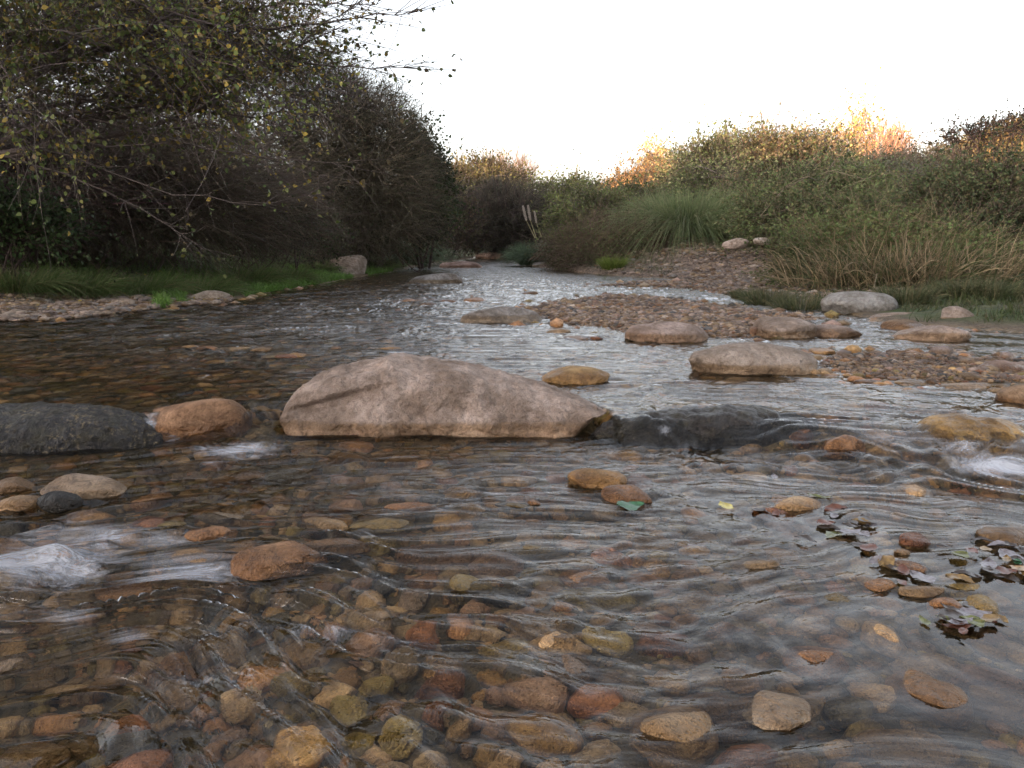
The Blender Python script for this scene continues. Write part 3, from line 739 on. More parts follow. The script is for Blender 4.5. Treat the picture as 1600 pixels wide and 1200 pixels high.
# ------------------------------------------------------------------ water sheet
def rock_top(o, X, Y):
    """upper height field of a rock mesh over the grid points near it"""
    me = o.data; n = len(me.vertices); v = np.empty(n * 3, np.float32); me.vertices.foreach_get('co', v); v = v.reshape(-1, 3)
    lo, hi = v.min(0) - .03, v.max(0) + .03
    m = (X > lo[0]) & (X < hi[0]) & (Y > lo[1]) & (Y < hi[1])
    out = np.full(X.shape, -9.0)
    up = v[v[:, 2] > -0.12]
    qx, qy = X[m], Y[m]; res = np.full(len(qx), -9.0)
    for a in range(0, len(qx), 2000):
        d2 = (qx[a:a + 2000, None] - up[None, :, 0]) ** 2 + (qy[a:a + 2000, None] - up[None, :, 1]) ** 2
        w = np.where(d2 < 0.02 ** 2, up[None, :, 2], -9)
        res[a:a + 2000] = w.max(1)
    out[m] = res; return out
wx = sinh_axis(0.1, 1.6, -14, 16, 900); wy = sinh_axis(1.6, 1.3, -4, 60, 980)
WX, WY = np.meshgrid(wx, wy)
D0 = WY - ydam(WX)
L0 = level(WX, WY)
near = sstep(9, 3, WY)
# flow coordinates: u along the streaks, v across them
wob = fbm(WX * 0.8, WY * 0.8, 3)
angl = 0.10 + 0.55 * wob - 0.45 * sstep(-0.1, -0.9, WX) * sstep(2.3, 1.5, WY) + 0.25 * sstep(.4, 1.2, WX) * sstep(2.6, 3.2, WY) - 0.55 * sstep(2.0, 1.2, WY) * sstep(0.9, 0.0, WX)
a0 = angl * 0.55
FU = WX * np.cos(a0) + WY * np.sin(a0); FV = -WX * np.sin(a0) + WY * np.cos(a0) + 0.05 * fbm(WX * 2.0, WY * 2.0, 1)
FOAM = [  # px, py, rx_px, ry_px, strength
 (150, 848, 260, 44, 1.0), (60, 885, 190, 42, 1.2), (300, 890, 150, 36, 1.1), (200, 1000, 60, 20, .8), (250, 838, 160, 16, .9), (120, 812, 40, 22, .8), (420, 905, 80, 22, .6),
 (370, 702, 90, 18, 1.2), (330, 690, 40, 12, .9), (460, 712, 80, 16, .6), (500, 688, 60, 8, .6), (225, 655, 22, 14, 1.1), (268, 655, 18, 12, .7),
 (1560, 742, 100, 16, 1.4), (1500, 725, 60, 14, 1.0), (1400, 712, 120, 14, .85), (1280, 692, 130, 12, .75), (1340, 720, 120, 12, .5), (1040, 660, 16, 4, 1.0), (1540, 760, 100, 14, .6),
 (110, 975, 70, 30, 1.0), (500, 985, 110, 14, 1.0), (340, 1062, 130, 14, .85), (640, 1000, 90, 9, .8), (580, 850, 24, 12, .9), (690, 800, 40, 12, .7), (770, 770, 80, 7, .8), (590, 1060, 80, 12, .45),
 (660, 1130, 60, 30, .5), (480, 1100, 100, 20, .45), (900, 985, 90, 10, .4), (240, 1090, 90, 20, .4), (780, 960, 60, 12, .45), (430, 630, 40, 22, .45), (950, 775, 50, 10, .5),
 (360, 548, 150, 6, .6), (330, 560, 120, 5, .5), (200, 575, 60, 5, .5), (420, 480, 80, 4, .7), (520, 515, 90, 4, .5), (700, 520, 80, 4, .4), (150, 530, 60, 5, .4), (620, 470, 60, 4, .5), (1100, 592, 120, 5, .4)]
foam = np.zeros_like(WX); chopF = np.zeros_like(WX)
for fx, fy, ax, ay, st in FOAM:
    p = at(fx, fy, wlD if fy > 690 else 0); d = math.hypot(p[1], CAM_H)
    sx = ax / F * d; q = at(fx, fy - ay, p[2])[1] - at(fx, fy + ay, p[2])[1]; sy = max(q / 2, .02)
    g = np.exp(-((WX - p[0]) / sx) ** 2 - ((WY - p[1]) / sy) ** 2)
    foam = np.maximum(foam, st * g); chopF = np.maximum(chopF, np.exp(-((WX - p[0]) / (sx * 1.6)) ** 2 - ((WY - p[1]) / (sy * 1.8)) ** 2) * min(st, 1))
# waves
rapid = sstep(0.5, -0.4, WX) * sstep(2.6, 1.7, WY)                 # lively lower left
below = np.exp(-((D0 + 0.30) / 0.25) ** 2) * sstep(-1.6, -1.0, WX + 0) * 0.6
calm = sstep(0.3, 1.2, WX) * sstep(2.6, 2.0, WY)                    # gentler shallows lower right
pool = np.exp(-((WX - 4.6) / 1.6) ** 2 - ((WY - 5.9) / 0.7) ** 2)
amp = 0.78 + 0.7 * sstep(4, 9, WY) + 1.5 * rapid - 0.30 * calm + 0.5 * below - 0.15 * sstep(2.6, 1.4, WY)
amp = amp * (1 - 0.85 * pool)
w1 = fbm(FU * 2.0, FV * 6.5, 2); w2 = fbm(FU * 4.6 + 5, FV * 14.0, 2); w3 = fbm(FU * 12.0 + 5, FV * 38.0, 2)
rid = 1 - np.abs(fbm(FU * 2.2 + 9, FV * 8 + 3, 2)) * 1.6
Zw = L0 + amp * (0.0085 * (1 - .5 * calm) * w1 + 0.0065 * (1 - .35 * calm) * w2 + 0.0014 * w3 * near * (1 - .5 * sstep(2.6, 1.6, WY))) + 0.009 * rapid * rid * 0.8 + 0.008 * chopF * (w2 * 1.2 + w1)
for bx, by, ra, rb, hh in BUMPS:
    dx = (WX - bx) / (ra * 1.25); dy = (WY - by) / (rb * 1.25)
    k_ = min(1.0, hh / 0.02) * min(0.007, ra * .12)
    Zw += k_ * np.exp(-dx ** 2 * .8 - (dy - .9) ** 2 * 3) - 1.2 * k_ * np.exp(-dx ** 2 * .8 - (dy + 1.0) ** 2 * 3)
for rk, th_ in OVER:
    T_ = rock_top(rk, WX, WY)
    T_ = T_ + th_
    for it in range(2):
        T_ = (T_ + np.roll(T_, 1, 0) + np.roll(T_, -1, 0) + np.roll(T_, 1, 1) + np.roll(T_, -1, 1)) / 5
    Zw = np.maximum(Zw, np.where(T_ > -.2, T_ + 0.002 * w2, -9))
chop = np.clip(0.45 + 0.30 * rapid - .25 * calm - .08 * sstep(2.6, 1.4, WY) + .25 * sstep(4, 8, WY) + 0.2 * below + .3 * chopF, .1, 1) * (1 - 0.8 * pool)
me = make_mesh('water', np.stack([WX, WY, Zw], -1).reshape(-1, 3), [grid_faces(len(wx), len(wy))], M_WATER, True, None, {'foam': foam.ravel(), 'chop': chop.ravel()})
fa = me.attributes.new('flow', 'FLOAT_VECTOR', 'POINT'); fa.data.foreach_set('vector', np.stack([FU, FV, np.zeros_like(FU)], -1).astype(np.float32).ravel())
tag(link('water', me), kind='structure')

# ------------------------------------------------------------------ dead leaves in the shallows
def leaf_mesh(seed, L=0.06, W=0.03, nu=11, nv=7):
    r = np.random.default_rng(seed); u = np.linspace(0, 1, nu); v = np.linspace(-1, 1, nv)
    U, Vv = np.meshgrid(u, v, indexing='ij'); wd = W * np.sin(np.pi * np.clip(U, 0, 1) ** 0.8) ** 0.8 * (1 + .12 * np.sin(U * 22 + r.uniform(0, 6)))
    curl = r.uniform(.1, .7)
    x = (U - .5) * L; y = Vv * wd; z = curl * 0.008 * Vv ** 2 + r.uniform(-.006, .008) * (U - .5) ** 2 * 4 + .002 * np.sin(U * 9 + Vv * 3 + r.uniform(0, 6))
    c = np.array([1., 1, 1])[None] * (1 - .45 * (np.abs(Vv).ravel()[:, None] < .08))
    return make_mesh('dead_leaf', np.stack([x, y, z], -1).reshape(-1, 3), [grid_faces(nv, nu)], M_DLEAF, True, None)
def dleaf_mat():
    m, t, out = new_mat('wet_dead_leaf'); b = NB(t)
    oi = b.n('ShaderNodeObjectInfo').outputs['Color']; pos = b.n('ShaderNodeNewGeometry').outputs['Position']
    c = b.mix(b.ramp(b.noise(pos, 90, 4), .4, .6, 0, .7), oi, b.mix(1.0, oi, (.5, .45, .4), 'MULTIPLY'))
    p = b.bsdf(c, 0.35, b.bump(b.noise(pos, 200, 3), .4, .002), .5); b.l(p.outputs[0], out.inputs[0]); return m
M_DLEAF = dleaf_mat()
LM = [leaf_mesh(i, .065 + .006 * (i % 3), .016 + .004 * (i % 4)) for i in range(7)]
LEAVES = [
 (1305, 803, 34, 'silver', 'pale silvery leaf lying flat at the top of the shoal drift'), (1345, 815, 30, 'ochre', 'curled yellowish leaf beside the silvery one in the drift'),
 (1328, 833, 34, 'silver', 'larger of the pale leaves lying on the shoal drift'), (1350, 838, 22, 'silver', 'small pale leaf tucked against the larger one on the drift'),
 (1362, 820, 30, 'silver', 'grey leaf at the right side of the shoal drift'), (1330, 822, 26, 'dark', 'black rotting leaf under the yellowish curled one'),
 (1290, 818, 30, 'red', 'reddish brown leaf left of the pale drift leaves'), (1350, 806, 24, 'dark', 'dark brown curled leaf at the top of the drift'),
 (1205, 798, 34, 'red', 'dark red brown leaf snagged alone in the shallows'), (1185, 797, 24, 'dark', 'small blackish leaf beside the lone red brown one'),
 (1385, 880, 30, 'ochre', 'upright yellow brown leaf below the round reddish stone'), (1368, 878, 24, 'silver', 'small grey leaf beside the upright yellowish one'),
 (1400, 888, 40, 'dark', 'black leaf in the shadowed gap between the stones'), (1440, 902, 46, 'silver', 'long lilac grey leaf above the buff stone'),
 (1408, 910, 28, 'red', 'orange red leaf against the hollow topped stone'), (1500, 908, 40, 'ochre', 'yellow brown leaf right of the long lilac one'),
 (1522, 958, 46, 'silver', 'shiny pale leaf standing proud in the lower drift'), (1490, 965, 46, 'dark', 'dark leaf at the left of the lower drift'),
 (1500, 976, 44, 'silver', 'grey violet leaf lying flat at the foot of the lower drift'), (1545, 972, 34, 'ochre', 'small tawny leaf at the right of the lower drift'),
 (1520, 944, 36, 'dark', 'blackish leaf behind the shiny pale one'), (1535, 842, 34, 'dark', 'black leaf left of the round tan rock'),
 (1565, 853, 40, 'silver', 'pale grey leaf in front of the round tan rock'), (1540, 862, 24, 'ochre', 'yellow leaf scrap in front of the round tan rock'),
 (1580, 868, 40, 'silver', 'white grey leaf at the right edge'), (1590, 880, 26, 'green', 'small green leaf at the right edge'), (1545, 885, 40, 'silver', 'bluish grey leaf right of the still patch'),
 (1595, 893, 40, 'tan', 'tan leaf cut by the right edge'), (1575, 900, 46, 'dark', 'dark heap leaf at the right edge'), (1510, 898, 40, 'dark', 'dark leaf at the middle of the right drift'),
 (1135, 793, 28, 'yellow', 'yellow leaf under water right of centre'), (985, 790, 46, 'green', 'bright green leaf caught below the rounded orange brown rock'), (1280, 776, 34, 'olive', 'mossy green leaf scrap in the shallows'),
 (1210, 745, 18, 'silver', 'small glinting leaf far out in the smooth run')]
LC = dict(silver=(.20, .185, .20), ochre=(.22, .14, .05), dark=(.050, .036, .027), red=(.12, .045, .025), tan=(.40, .26, .14), green=(.035, .12, .05), yellow=(.50, .42, .10), olive=(.12, .13, .04))
_rl = random.Random(4)
for k in range(34):
    cx_, cy_, sx_, sy_, wh = _rl.choice([(1335, 825, 70, 24, 'shoal drift'), (1510, 962, 80, 26, 'lower drift'), (1560, 875, 70, 40, 'drift at the right edge'), (1395, 888, 44, 14, 'gap between the flat stones')])
    cn = _rl.choice(['dark', 'dark', 'red', 'olive', 'ochre', 'dark'])
    LEAVES.append((cx_ + _rl.gauss(0, .6) * sx_, cy_ + _rl.gauss(0, .6) * sy_, _rl.uniform(20, 38), cn, dict(dark='blackish', red='reddish brown', olive='dull green', ochre='tawny')[cn] + ' sodden leaf matted in the ' + wh))
for i, (px, py, w, cn, lab) in enumerate(LEAVES):
    p = at(px, py, wlD + .006); d = math.hypot(p[1], CAM_H - wlD); W_ = w / F * d
    o = link('dead_leaf', LM[i % 7]); s_ = W_ / .068
    o.location = (p[0], p[1], wlD + .003 + .003 * (i % 4)); o.scale = (s_, s_, s_)
    o.rotation_euler = (random.uniform(-.10, .12), random.uniform(-.10, .10), random.uniform(0, 6.28))
    if 'bright green' in lab: o.rotation_euler = (.05, 0, .1); o.location.z = wlD + .004
    if 'upright' in lab: o.rotation_euler = (.5, -.4, .3)
    o.color = (*LC[cn], 1); tag(o, lab, 'leaf', 'leaves caught in the shallows')

# ------------------------------------------------------------------ vegetation
def bez(a, b_, rng, n, k=6, sag=0.0, wig=0.1):
    """n curves from a (n,3) to b (n,3)"""
    t = np.linspace(0, 1, k)[None, :, None]
    d = np.linalg.norm(b_ - a, axis=1)[:, None, None]
    c1 = rng.normal(size=(n, 1, 3)) * wig * d; c2 = rng.normal(size=(n, 1, 3)) * wig * d
    P = a[:, None] * (1 - t) + b_[:, None] * t + np.sin(np.pi * t) * c1 + np.sin(2 * np.pi * t) * c2 * .6
    P[..., 2] += (np.sin(np.pi * t[..., 0]) * sag) * d[..., 0]
    return P
def in_lobes(lobes, n, rng, shell=0.0):
    L = np.array(lobes, float); vol = L[:, 3] * L[:, 4] * L[:, 5]; w = vol ** .8 / (vol ** .8).sum()
    i = rng.choice(len(L), n, p=w); d = unit(rng.normal(size=(n, 3))); r = rng.uniform(shell, 1, (n, 1)) ** (1 / 2.2) * (1 + .25 * rng.random((n, 1)) ** 4)
    return L[i, :3] + d * r * L[i, 3:6], d, i
def plant(name, label, cat_, base, lobes, seed, nb=40, ntw=1500, nlf=8000, leaf=0.03, leafc=((.05, .06, .02),), barkc=(.06, .045, .035),
          tw_len=0.4, tw_r=0.003, trunk_r=0.05, stems=1, updir=0.25, sweep=(0, 0, 0), hexa=False, twig_spread=1.0, aspect=.5, group=None, twl_var=.5, leaf_along=True, tip_bias=.3, spread0=.15, keep_low=None):
    rng = np.random.default_rng(seed); base = np.array(base, float)
    root = thing(name, label, cat_, tuple(base), group); lob = np.array(lobes, float); lob[:, :3] -= base
    ex = []
    for L_ in lob:
        for j in range(3):
            a_ = rng.uniform(0, 6.283); u_ = rng.uniform(.1, .9); q_ = rng.uniform(.16, .34)
            ex.append([L_[0] + L_[3] * math.cos(a_) * u_ * .95, L_[1] + L_[4] * math.sin(a_) * u_ * .5, L_[2] + L_[5] * math.sqrt(1 - u_ * u_) * .85, L_[3] * q_, L_[4] * q_, L_[5] * q_ * 1.4])
    lob = np.concatenate([lob, np.array(ex)])
    z0 = np.zeros(3)
    # trunk(s) and limbs
    nl = len(lobes); ns = max(stems, 1)
    st0 = rng.normal(size=(ns, 3)) * spread0; st0[:, 2] = -0.08
    if ns == 1:
        fork = z0 + (lob[:nl, :3].mean(0) - z0) * .35; fork[:2] *= .6
        A = bez(st0[:1] * .2, fork[None], rng, 1, 8, 0, .05); RA = np.linspace(trunk_r, trunk_r * .7, 8)[None]
        B = bez(np.repeat(fork[None], nl, 0), lob[:nl, :3], rng, nl, 8, .05, .08); RB = np.linspace(trunk_r * .6, trunk_r * .2, 8)[None].repeat(nl, 0)
    else:
        A = np.zeros((0, 8, 3)); RA = np.zeros((0, 8))
        tips, _, ii = in_lobes(lob, ns, rng, .2)
        B = bez(st0, tips, rng, ns, 8, .06, .08); RB = np.linspace(trunk_r, trunk_r * .3, 8)[None].repeat(ns, 0)
    v1, q1 = tubes(np.concatenate([A, B]), np.concatenate([RA, RB]), 7)
    bc = np.array(barkc) * 1.5
    link('trunk' if ns == 1 else 'stems', make_mesh('trunk', v1, [q1], M_BARK, True, bc * rng.uniform(.8, 1.2, (len(v1), 1))), root)
    # branches
    tips, _, li = in_lobes(lob, nb, rng, .35)
    if ns == 1: start = B[np.where(li < nl, li, (li - nl) // 3), rng.integers(3, 8, nb)]
    else: start = B[rng.integers(0, ns, nb), rng.integers(2, 8, nb)]
    tips = tips + np.array(sweep) * rng.uniform(0, 1, (nb, 1))
    BR = bez(start, tips, rng, nb, 7, .08, .10); RBR = np.linspace(trunk_r * .28, tw_r * 1.4, 7)[None].repeat(nb, 0) * rng.uniform(.6, 1.2, (nb, 1))
    # twigs
    bi = rng.integers(0, nb, ntw); f = rng.uniform(.25, 1, ntw) ** .8 * 5.999; i0 = f.astype(int); fr = (f - i0)[:, None]
    s0 = BR[bi, i0] * (1 - fr) + BR[bi, i0 + 1] * fr
    tan = unit(BR[bi, i0 + 1] - BR[bi, i0])
    # half of the twigs start anywhere in the lobes so the mass fills evenly
    pts, dd, li2 = in_lobes(lob, ntw, rng, .1)
    anyw = rng.random(ntw) < .55
    s0 = np.where(anyw[:, None], pts, s0); out = unit(s0 - (lob[:, :3].mean(0) * np.array([1, 1, .5])))
    dirv = unit(np.where(anyw[:, None], dd * .7, tan) + rng.normal(size=(ntw, 3)) * .45 * twig_spread + out * .4 + np.array([0, 0, updir]) + np.array(sweep) * 1.0)
    ln = tw_len * np.clip(rng.lognormal(0, twl_var, ntw), .3, 2.6)
    k = 5; t = np.linspace(0, 1, k)[None, :, None]
    bend = rng.normal(size=(ntw, 1, 3)) * .22 + np.array([0, 0, -.12])
    TW = s0[:, None] + dirv[:, None] * ln[:, None, None] * t + bend * ln[:, None, None] * t ** 2
    if keep_low is not None:
        TW[..., 2] = np.maximum(TW[..., 2], keep_low)
    RT = np.linspace(tw_r, tw_r * .35, k)[None] * rng.uniform(.6, 1.5, (ntw, 1))
    v2, q2 = tubes(BR, RBR, 4); v3, q3 = tubes(TW, RT, 3)
    tc = np.repeat(rng.uniform(.6, 1.5, (ntw, 1)) * (bc + rng.normal(size=(ntw, 3)) * .006).clip(.005), k * 3, 0)
    vv = np.concatenate([v2, v3]); cc = np.concatenate([np.repeat(bc[None], len(v2), 0), tc])
    link('branches', make_mesh('branches', vv, [np.concatenate([q2, q3 + len(v2)])], M_BARK, True, cc), root)
    if nlf:
        ti = rng.integers(0, ntw, nlf); f = rng.uniform(tip_bias, 1, nlf) * (k - 1.001); i0 = f.astype(int); fr = (f - i0)[:, None]
        c0 = TW[ti, i0] * (1 - fr) + TW[ti, i0 + 1] * fr
        D = unit(rng.normal(size=(nlf, 3)) + .6 * dirv[ti] + np.array([0, 0, -.15]))
        sz = leaf * np.clip(rng.lognormal(0, .3, nlf), .4, 1.45)
        v4, f4, kk = leaves(c0, D, sz, rng, aspect, hexa)
        pal = np.array(leafc); pc = pal[rng.integers(0, len(pal), nlf)]
        clump = (1 + .35 * np.sin(c0 @ np.array([2.1, 1.3, 2.9]) + seed))[:, None]     # clumps differ in leaf colour
        pc = pc * rng.uniform(.65, 1.35, (nlf, 1)) * clump * 1.35
        link('crown' if ns == 1 else 'foliage', make_mesh('crown', v4, [f4], M_LEAF, False, np.repeat(pc, kk, 0)), root)
    return root
def lob(px, py, d, rw, rh, rd=None):
    """ellipsoid centred at pixel (px,py) at distance d; rw, rh radii in pixels"""
    if d > 18.9: py = py + 9
    p = at_y(px, py, d); s = d / F
    return (p[0], p[1], p[2], rw * s, (rd if rd else rw * s * .8), rh * s)
def onground(px, d):
    x = (px - 800) / F * d; return (x, d, gz(x, d))

BROWN = (.072, .060, .042); DK = (.045, .032, .028); GREYB = (.10, .082, .068)
YEL = ((.13, .14, .04), (.10, .125, .035), (.15, .14, .04), (.08, .105, .035), (.24, .17, .035), (.13, .095, .045), (.10, .12, .04))
DGREEN = ((.022, .038, .012), (.03, .045, .015), (.045, .05, .02))
DBROWN = ((.040, .034, .018), (.032, .036, .015), (.055, .042, .022), (.03, .028, .016))
OLIVE = ((.10, .115, .035), (.08, .10, .035), (.13, .13, .045), (.06, .08, .03))
SAGE = ((.14, .165, .07), (.18, .19, .09), (.11, .14, .05), (.24, .22, .11))
# overhanging tree, top left
plant('overhanging_tree', 'tree with yellow green autumn leaves overhanging from the top left corner', 'tree', (-6.6, 8.2, gz(-6.6, 8.2)),
      [lob(-120, -30, 8.0, 220, 150), lob(120, 20, 7.6, 230, 120), lob(300, 60, 7.4, 170, 90), lob(60, 120, 7.2, 200, 90), lob(420, 45, 7.6, 105, 55), lob(340, 160, 7.5, 130, 55)], 1,
      nb=170, ntw=7500, nlf=26000, leaf=.038, leafc=YEL, barkc=(.075, .06, .055), tw_len=.42, tw_r=.0028, trunk_r=.075, updir=-.02, sweep=(.35, -.05, -.08), hexa=True, aspect=.42)
# long bare branches reaching right from it
rngb = np.random.default_rng(77)
def long_branches(root_name, label, specs, seed, r0=.012, col=(.07, .055, .05), nlf=40):
    rng = np.random.default_rng(seed); p0 = np.array(specs[0][0]); root = thing(root_name, label, 'branch', tuple(p0))
    TT, RR = [], []; LV = []
    for pts in specs:
        pts = np.array(pts) - p0; t = np.linspace(0, 1, 14); s = np.linspace(0, 1, len(pts))
        P = np.stack([np.interp(t, s, pts[:, i]) for i in range(3)], -1) + rng.normal(size=(14, 3)) * .012
        TT.append(P); RR.append(np.linspace(r0, r0 * .2, 14))
        for j in range(16):
            i = rng.integers(3, 13); d = unit(unit(P[i] - P[i - 1]) + rng.normal(size=3) * .5 + np.array([0, 0, .05])); l = rng.uniform(.15, .5)
            q = P[i] + d * l * np.linspace(0, 1, 14)[:, None] + rng.normal(size=3) * .1 * l * np.linspace(0, 1, 14)[:, None] ** 2
            TT.append(q); RR.append(np.linspace(.004, .0015, 14))
            for m in range(3): LV.append(q[rng.integers(3, 14)])
    v, q = tubes(np.array(TT), np.array(RR), 4)
    return TT, RR, LV, v, q, p0, root
over = [o for o in bpy.data.objects if o.name.startswith('overhanging_tree')][0]
ov = np.array(over.location)
specs = [[at_y(250, 60, 7.6), at_y(400, 45, 7.3), at_y(520, 30, 7.2), at_y(610, 22, 7.1), at_y(650, 24, 7.1)],
         [at_y(300, 90, 7.5), at_y(420, 95, 7.3), at_y(520, 103, 7.2), at_y(600, 105, 7.1), at_y(680, 105, 7.1)],
         [at_y(350, 20, 7.6), at_y(450, 5, 7.4), at_y(540, 10, 7.3), at_y(600, 2, 7.2)],
         [at_y(330, 60, 7.6), at_y(440, 70, 7.4), at_y(500, 40, 7.3), at_y(560, 10, 7.2)],
         [at_y(100, 150, 7.4), at_y(300, 190, 7.2), at_y(420, 250, 7.1), at_y(520, 285, 7.0)],
         [at_y(60, 180, 7.6), at_y(200, 200, 7.3), at_y(350, 240, 7.1), at_y(500, 255, 7.0), at_y(560, 250, 7.0)],
         [at_y(-50, 200, 7.6), at_y(120, 250, 7.2), at_y(250, 300, 7.0), at_y(400, 320, 6.9), at_y(520, 300, 6.9)],
         [at_y(0, 240, 7.3), at_y(150, 290, 7.1), at_y(260, 350, 7.0), at_y(330, 400, 6.9)]]
TT, RR, LV = [], [], []
for pts in specs:
    pts = np.array(pts) - ov; t = np.linspace(0, 1, 14); s = np.linspace(0, 1, len(pts))
    P = np.stack([np.interp(t, s, pts[:, i]) for i in range(3)], -1) + rngb.normal(size=(14, 3)) * .010
    TT.append(P); RR.append(np.linspace(.011, .002, 14))
    for j in range(26):
        i = rngb.integers(2, 13); d = unit(unit(P[i] - P[i - 1]) + rngb.normal(size=3) * .55); l = rngb.uniform(.15, .6)
        u = np.linspace(0, 1, 14)[:, None]; q = P[i] + d * l * u + rngb.normal(size=3) * .15 * l * u ** 2
        TT.append(q); RR.append(np.linspace(.0035, .0013, 14))
        for m in range(2): LV.append(q[rngb.integers(4, 14)])
v, q = tubes(np.array(TT), np.array(RR), 4)
link('reaching_branches', make_mesh('reaching_branches', v, [q], M_BARK, True, np.repeat(np.array([[.085, .068, .06]]), len(v), 0)), over)
LV = np.array(LV); D = unit(rngb.normal(size=LV.shape) + np.array([.4, 0, -.3]))
v, f, kk = leaves(LV, D, .045 * rngb.uniform(.5, 1.2, len(LV)), rngb, .42, True)
pc = np.array(YEL)[rngb.integers(0, 6, len(LV))] * .8
link('hanging_leaves', make_mesh('hanging_leaves', v, [f], M_LEAF, False, np.repeat(pc, kk, 0)), over)

plant('thorn_tree', 'dark rounded leafless thorn tree standing over the left bank', 'tree', onground(540, 18.5),
      [lob(540, 250, 18, 130, 105), lob(430, 270, 17, 110, 110), lob(610, 275, 18.6, 72, 85), lob(510, 150, 18.3, 80, 36), lob(560, 325, 18.4, 130, 75), lob(600, 205, 18, 66, 45)], 2,
      nb=220, ntw=30000, nlf=34000, leaf=.032, leafc=DBROWN, barkc=BROWN, tw_len=.34, tw_r=.0042, trunk_r=.09, updir=.12, stems=5)
plant('evergreen_shrub', 'dark green leafy shrub at the right edge of the thorn tree', 'shrub', onground(665, 21),
      [lob(660, 250, 20.5, 36, 38), lob(662, 310, 20.5, 46, 55), lob(640, 210, 20, 24, 28)], 3, nb=60, ntw=2500, nlf=15000, leaf=.062, leafc=DGREEN, barkc=DK, tw_len=.28, trunk_r=.04, stems=5)
plant('tall_tree', 'tall fine twigged tree rising behind the thorn tree', 'tree', onground(390, 17),
      [lob(400, 70, 17, 110, 70), lob(300, 100, 17, 130, 90), lob(470, 150, 17, 90, 50), lob(180, 60, 17, 150, 110)], 4, nb=130, ntw=9000, nlf=12000, leaf=.04, leafc=OLIVE + DBROWN, barkc=(.075, .06, .06), tw_len=.55, tw_r=.004, trunk_r=.10, updir=.3)
plant('thicket_shrub', 'tangled brown bare shrub under the overhanging tree', 'shrub', onground(180, 12),
      [lob(200, 250, 12, 190, 66), lob(120, 300, 11.6, 190, 85), lob(290, 315, 12.2, 150, 75), lob(380, 325, 13.6, 110, 66)], 5, nb=260, ntw=22000, nlf=16000, leaf=.024, leafc=DBROWN + DGREEN,
      barkc=(.072, .056, .042), tw_len=.42, tw_r=.0035, trunk_r=.03, stems=16, updir=0.0, sweep=(.3, 0, -.08), spread0=.8)
plant('thicket_shrub', 'dark twiggy shrub at the far left edge behind the grass', 'shrub', onground(-40, 11),
      [lob(-40, 210, 10.6, 170, 110), lob(20, 310, 10.2, 150, 90), lob(-120, 320, 10, 150, 120)], 6, nb=160, ntw=12000, nlf=16000, leaf=.028, leafc=DBROWN + DGREEN,
      barkc=DK, tw_len=.38, tw_r=.0035, trunk_r=.03, stems=12, updir=0.05, spread0=.6)
plant('leafy_shrub', 'green leafy shrub low at the left edge', 'shrub', onground(45, 9.0),
      [lob(20, 345, 8.9, 60, 38), lob(80, 360, 9, 50, 28), lob(-40, 350, 8.8, 50, 50)], 7, nb=50, ntw=1600, nlf=7000, leaf=.040, leafc=((.035, .06, .018), (.05, .07, .025), (.025, .042, .015)), barkc=DK, tw_len=.2, trunk_r=.015, stems=10, hexa=True, spread0=.3)
plant('leafy_shrub', 'dark shrub with small pale glinting leaves in the left undergrowth', 'shrub', onground(420, 14.2),
      [lob(420, 330, 14, 65, 36), lob(440, 355, 14.2, 80, 34), lob(350, 365, 13, 80, 30)], 8, nb=50, ntw=2500, nlf=6500, leaf=.028, leafc=DGREEN + ((.10, .11, .08),), barkc=DK, tw_len=.25, trunk_r=.015, stems=10, spread0=.4)
plant('undergrowth_shrub', 'dark olive brush between the thorn tree and the left pampas clump', 'shrub', onground(560, 18.5),
      [lob(520, 368, 19.8, 105, 34), lob(620, 362, 20, 75, 36), lob(480, 378, 15.8, 80, 26)], 9, nb=80, ntw=7000, nlf=15000, leaf=.035, leafc=DGREEN + DBROWN, barkc=DK, tw_len=.25, trunk_r=.015, stems=14, spread0=.6)
plant('undergrowth_shrub', 'brown and olive bush overhanging the far left shore', 'shrub', onground(700, 30),
      [lob(700, 340, 29, 52, 42), lob(660, 325, 26, 58, 48), lob(730, 368, 33, 32, 18), lob(680, 300, 29, 38, 28)], 10, nb=80, ntw=7000, nlf=16000, leaf=.055, leafc=((.06, .055, .025), (.045, .05, .02), (.075, .05, .03)), barkc=DK, tw_len=.35, tw_r=.005, trunk_r=.03, stems=10, spread0=.6)
# centre distance
plant('olive_tree', 'olive green round crowned tree in the far centre', 'tree', onground(745, 40),
      [lob(745, 275, 39, 55, 24), lob(790, 290, 39, 45, 25), lob(700, 290, 38, 35, 28), lob(750, 310, 38, 70, 30)], 11, nb=90, ntw=7000, nlf=22000, leaf=.085, leafc=((.11, .10, .035), (.09, .09, .03), (.13, .115, .05)), barkc=GREYB, tw_len=.6, tw_r=.010, trunk_r=.10)
plant('bare_tree', 'pale leafless tree sticking up above the far centre bushes', 'tree', onground(800, 43),
      [lob(790, 258, 43, 32, 20), lob(815, 262, 43, 26, 18), lob(800, 280, 43, 30, 16)], 12, nb=60, ntw=500, nlf=0, barkc=(.22, .17, .14), tw_len=.7, tw_r=.013, trunk_r=.11, updir=.9, twig_spread=.5)
plant('dark_thicket', 'blackish brown thicket above the point where the stream disappears', 'shrub', onground(785, 34),
      [lob(780, 335, 33, 60, 40), lob(800, 350, 32, 40, 32), lob(740, 345, 33, 35, 32), lob(830, 330, 34, 35, 25)], 13, nb=120, ntw=14000, nlf=18000, leaf=.06, leafc=((.040, .036, .026), (.035, .034, .022), (.05, .042, .028)), barkc=(.05, .042, .034), tw_len=.5, tw_r=.009, trunk_r=.09, stems=6, spread0=.5)
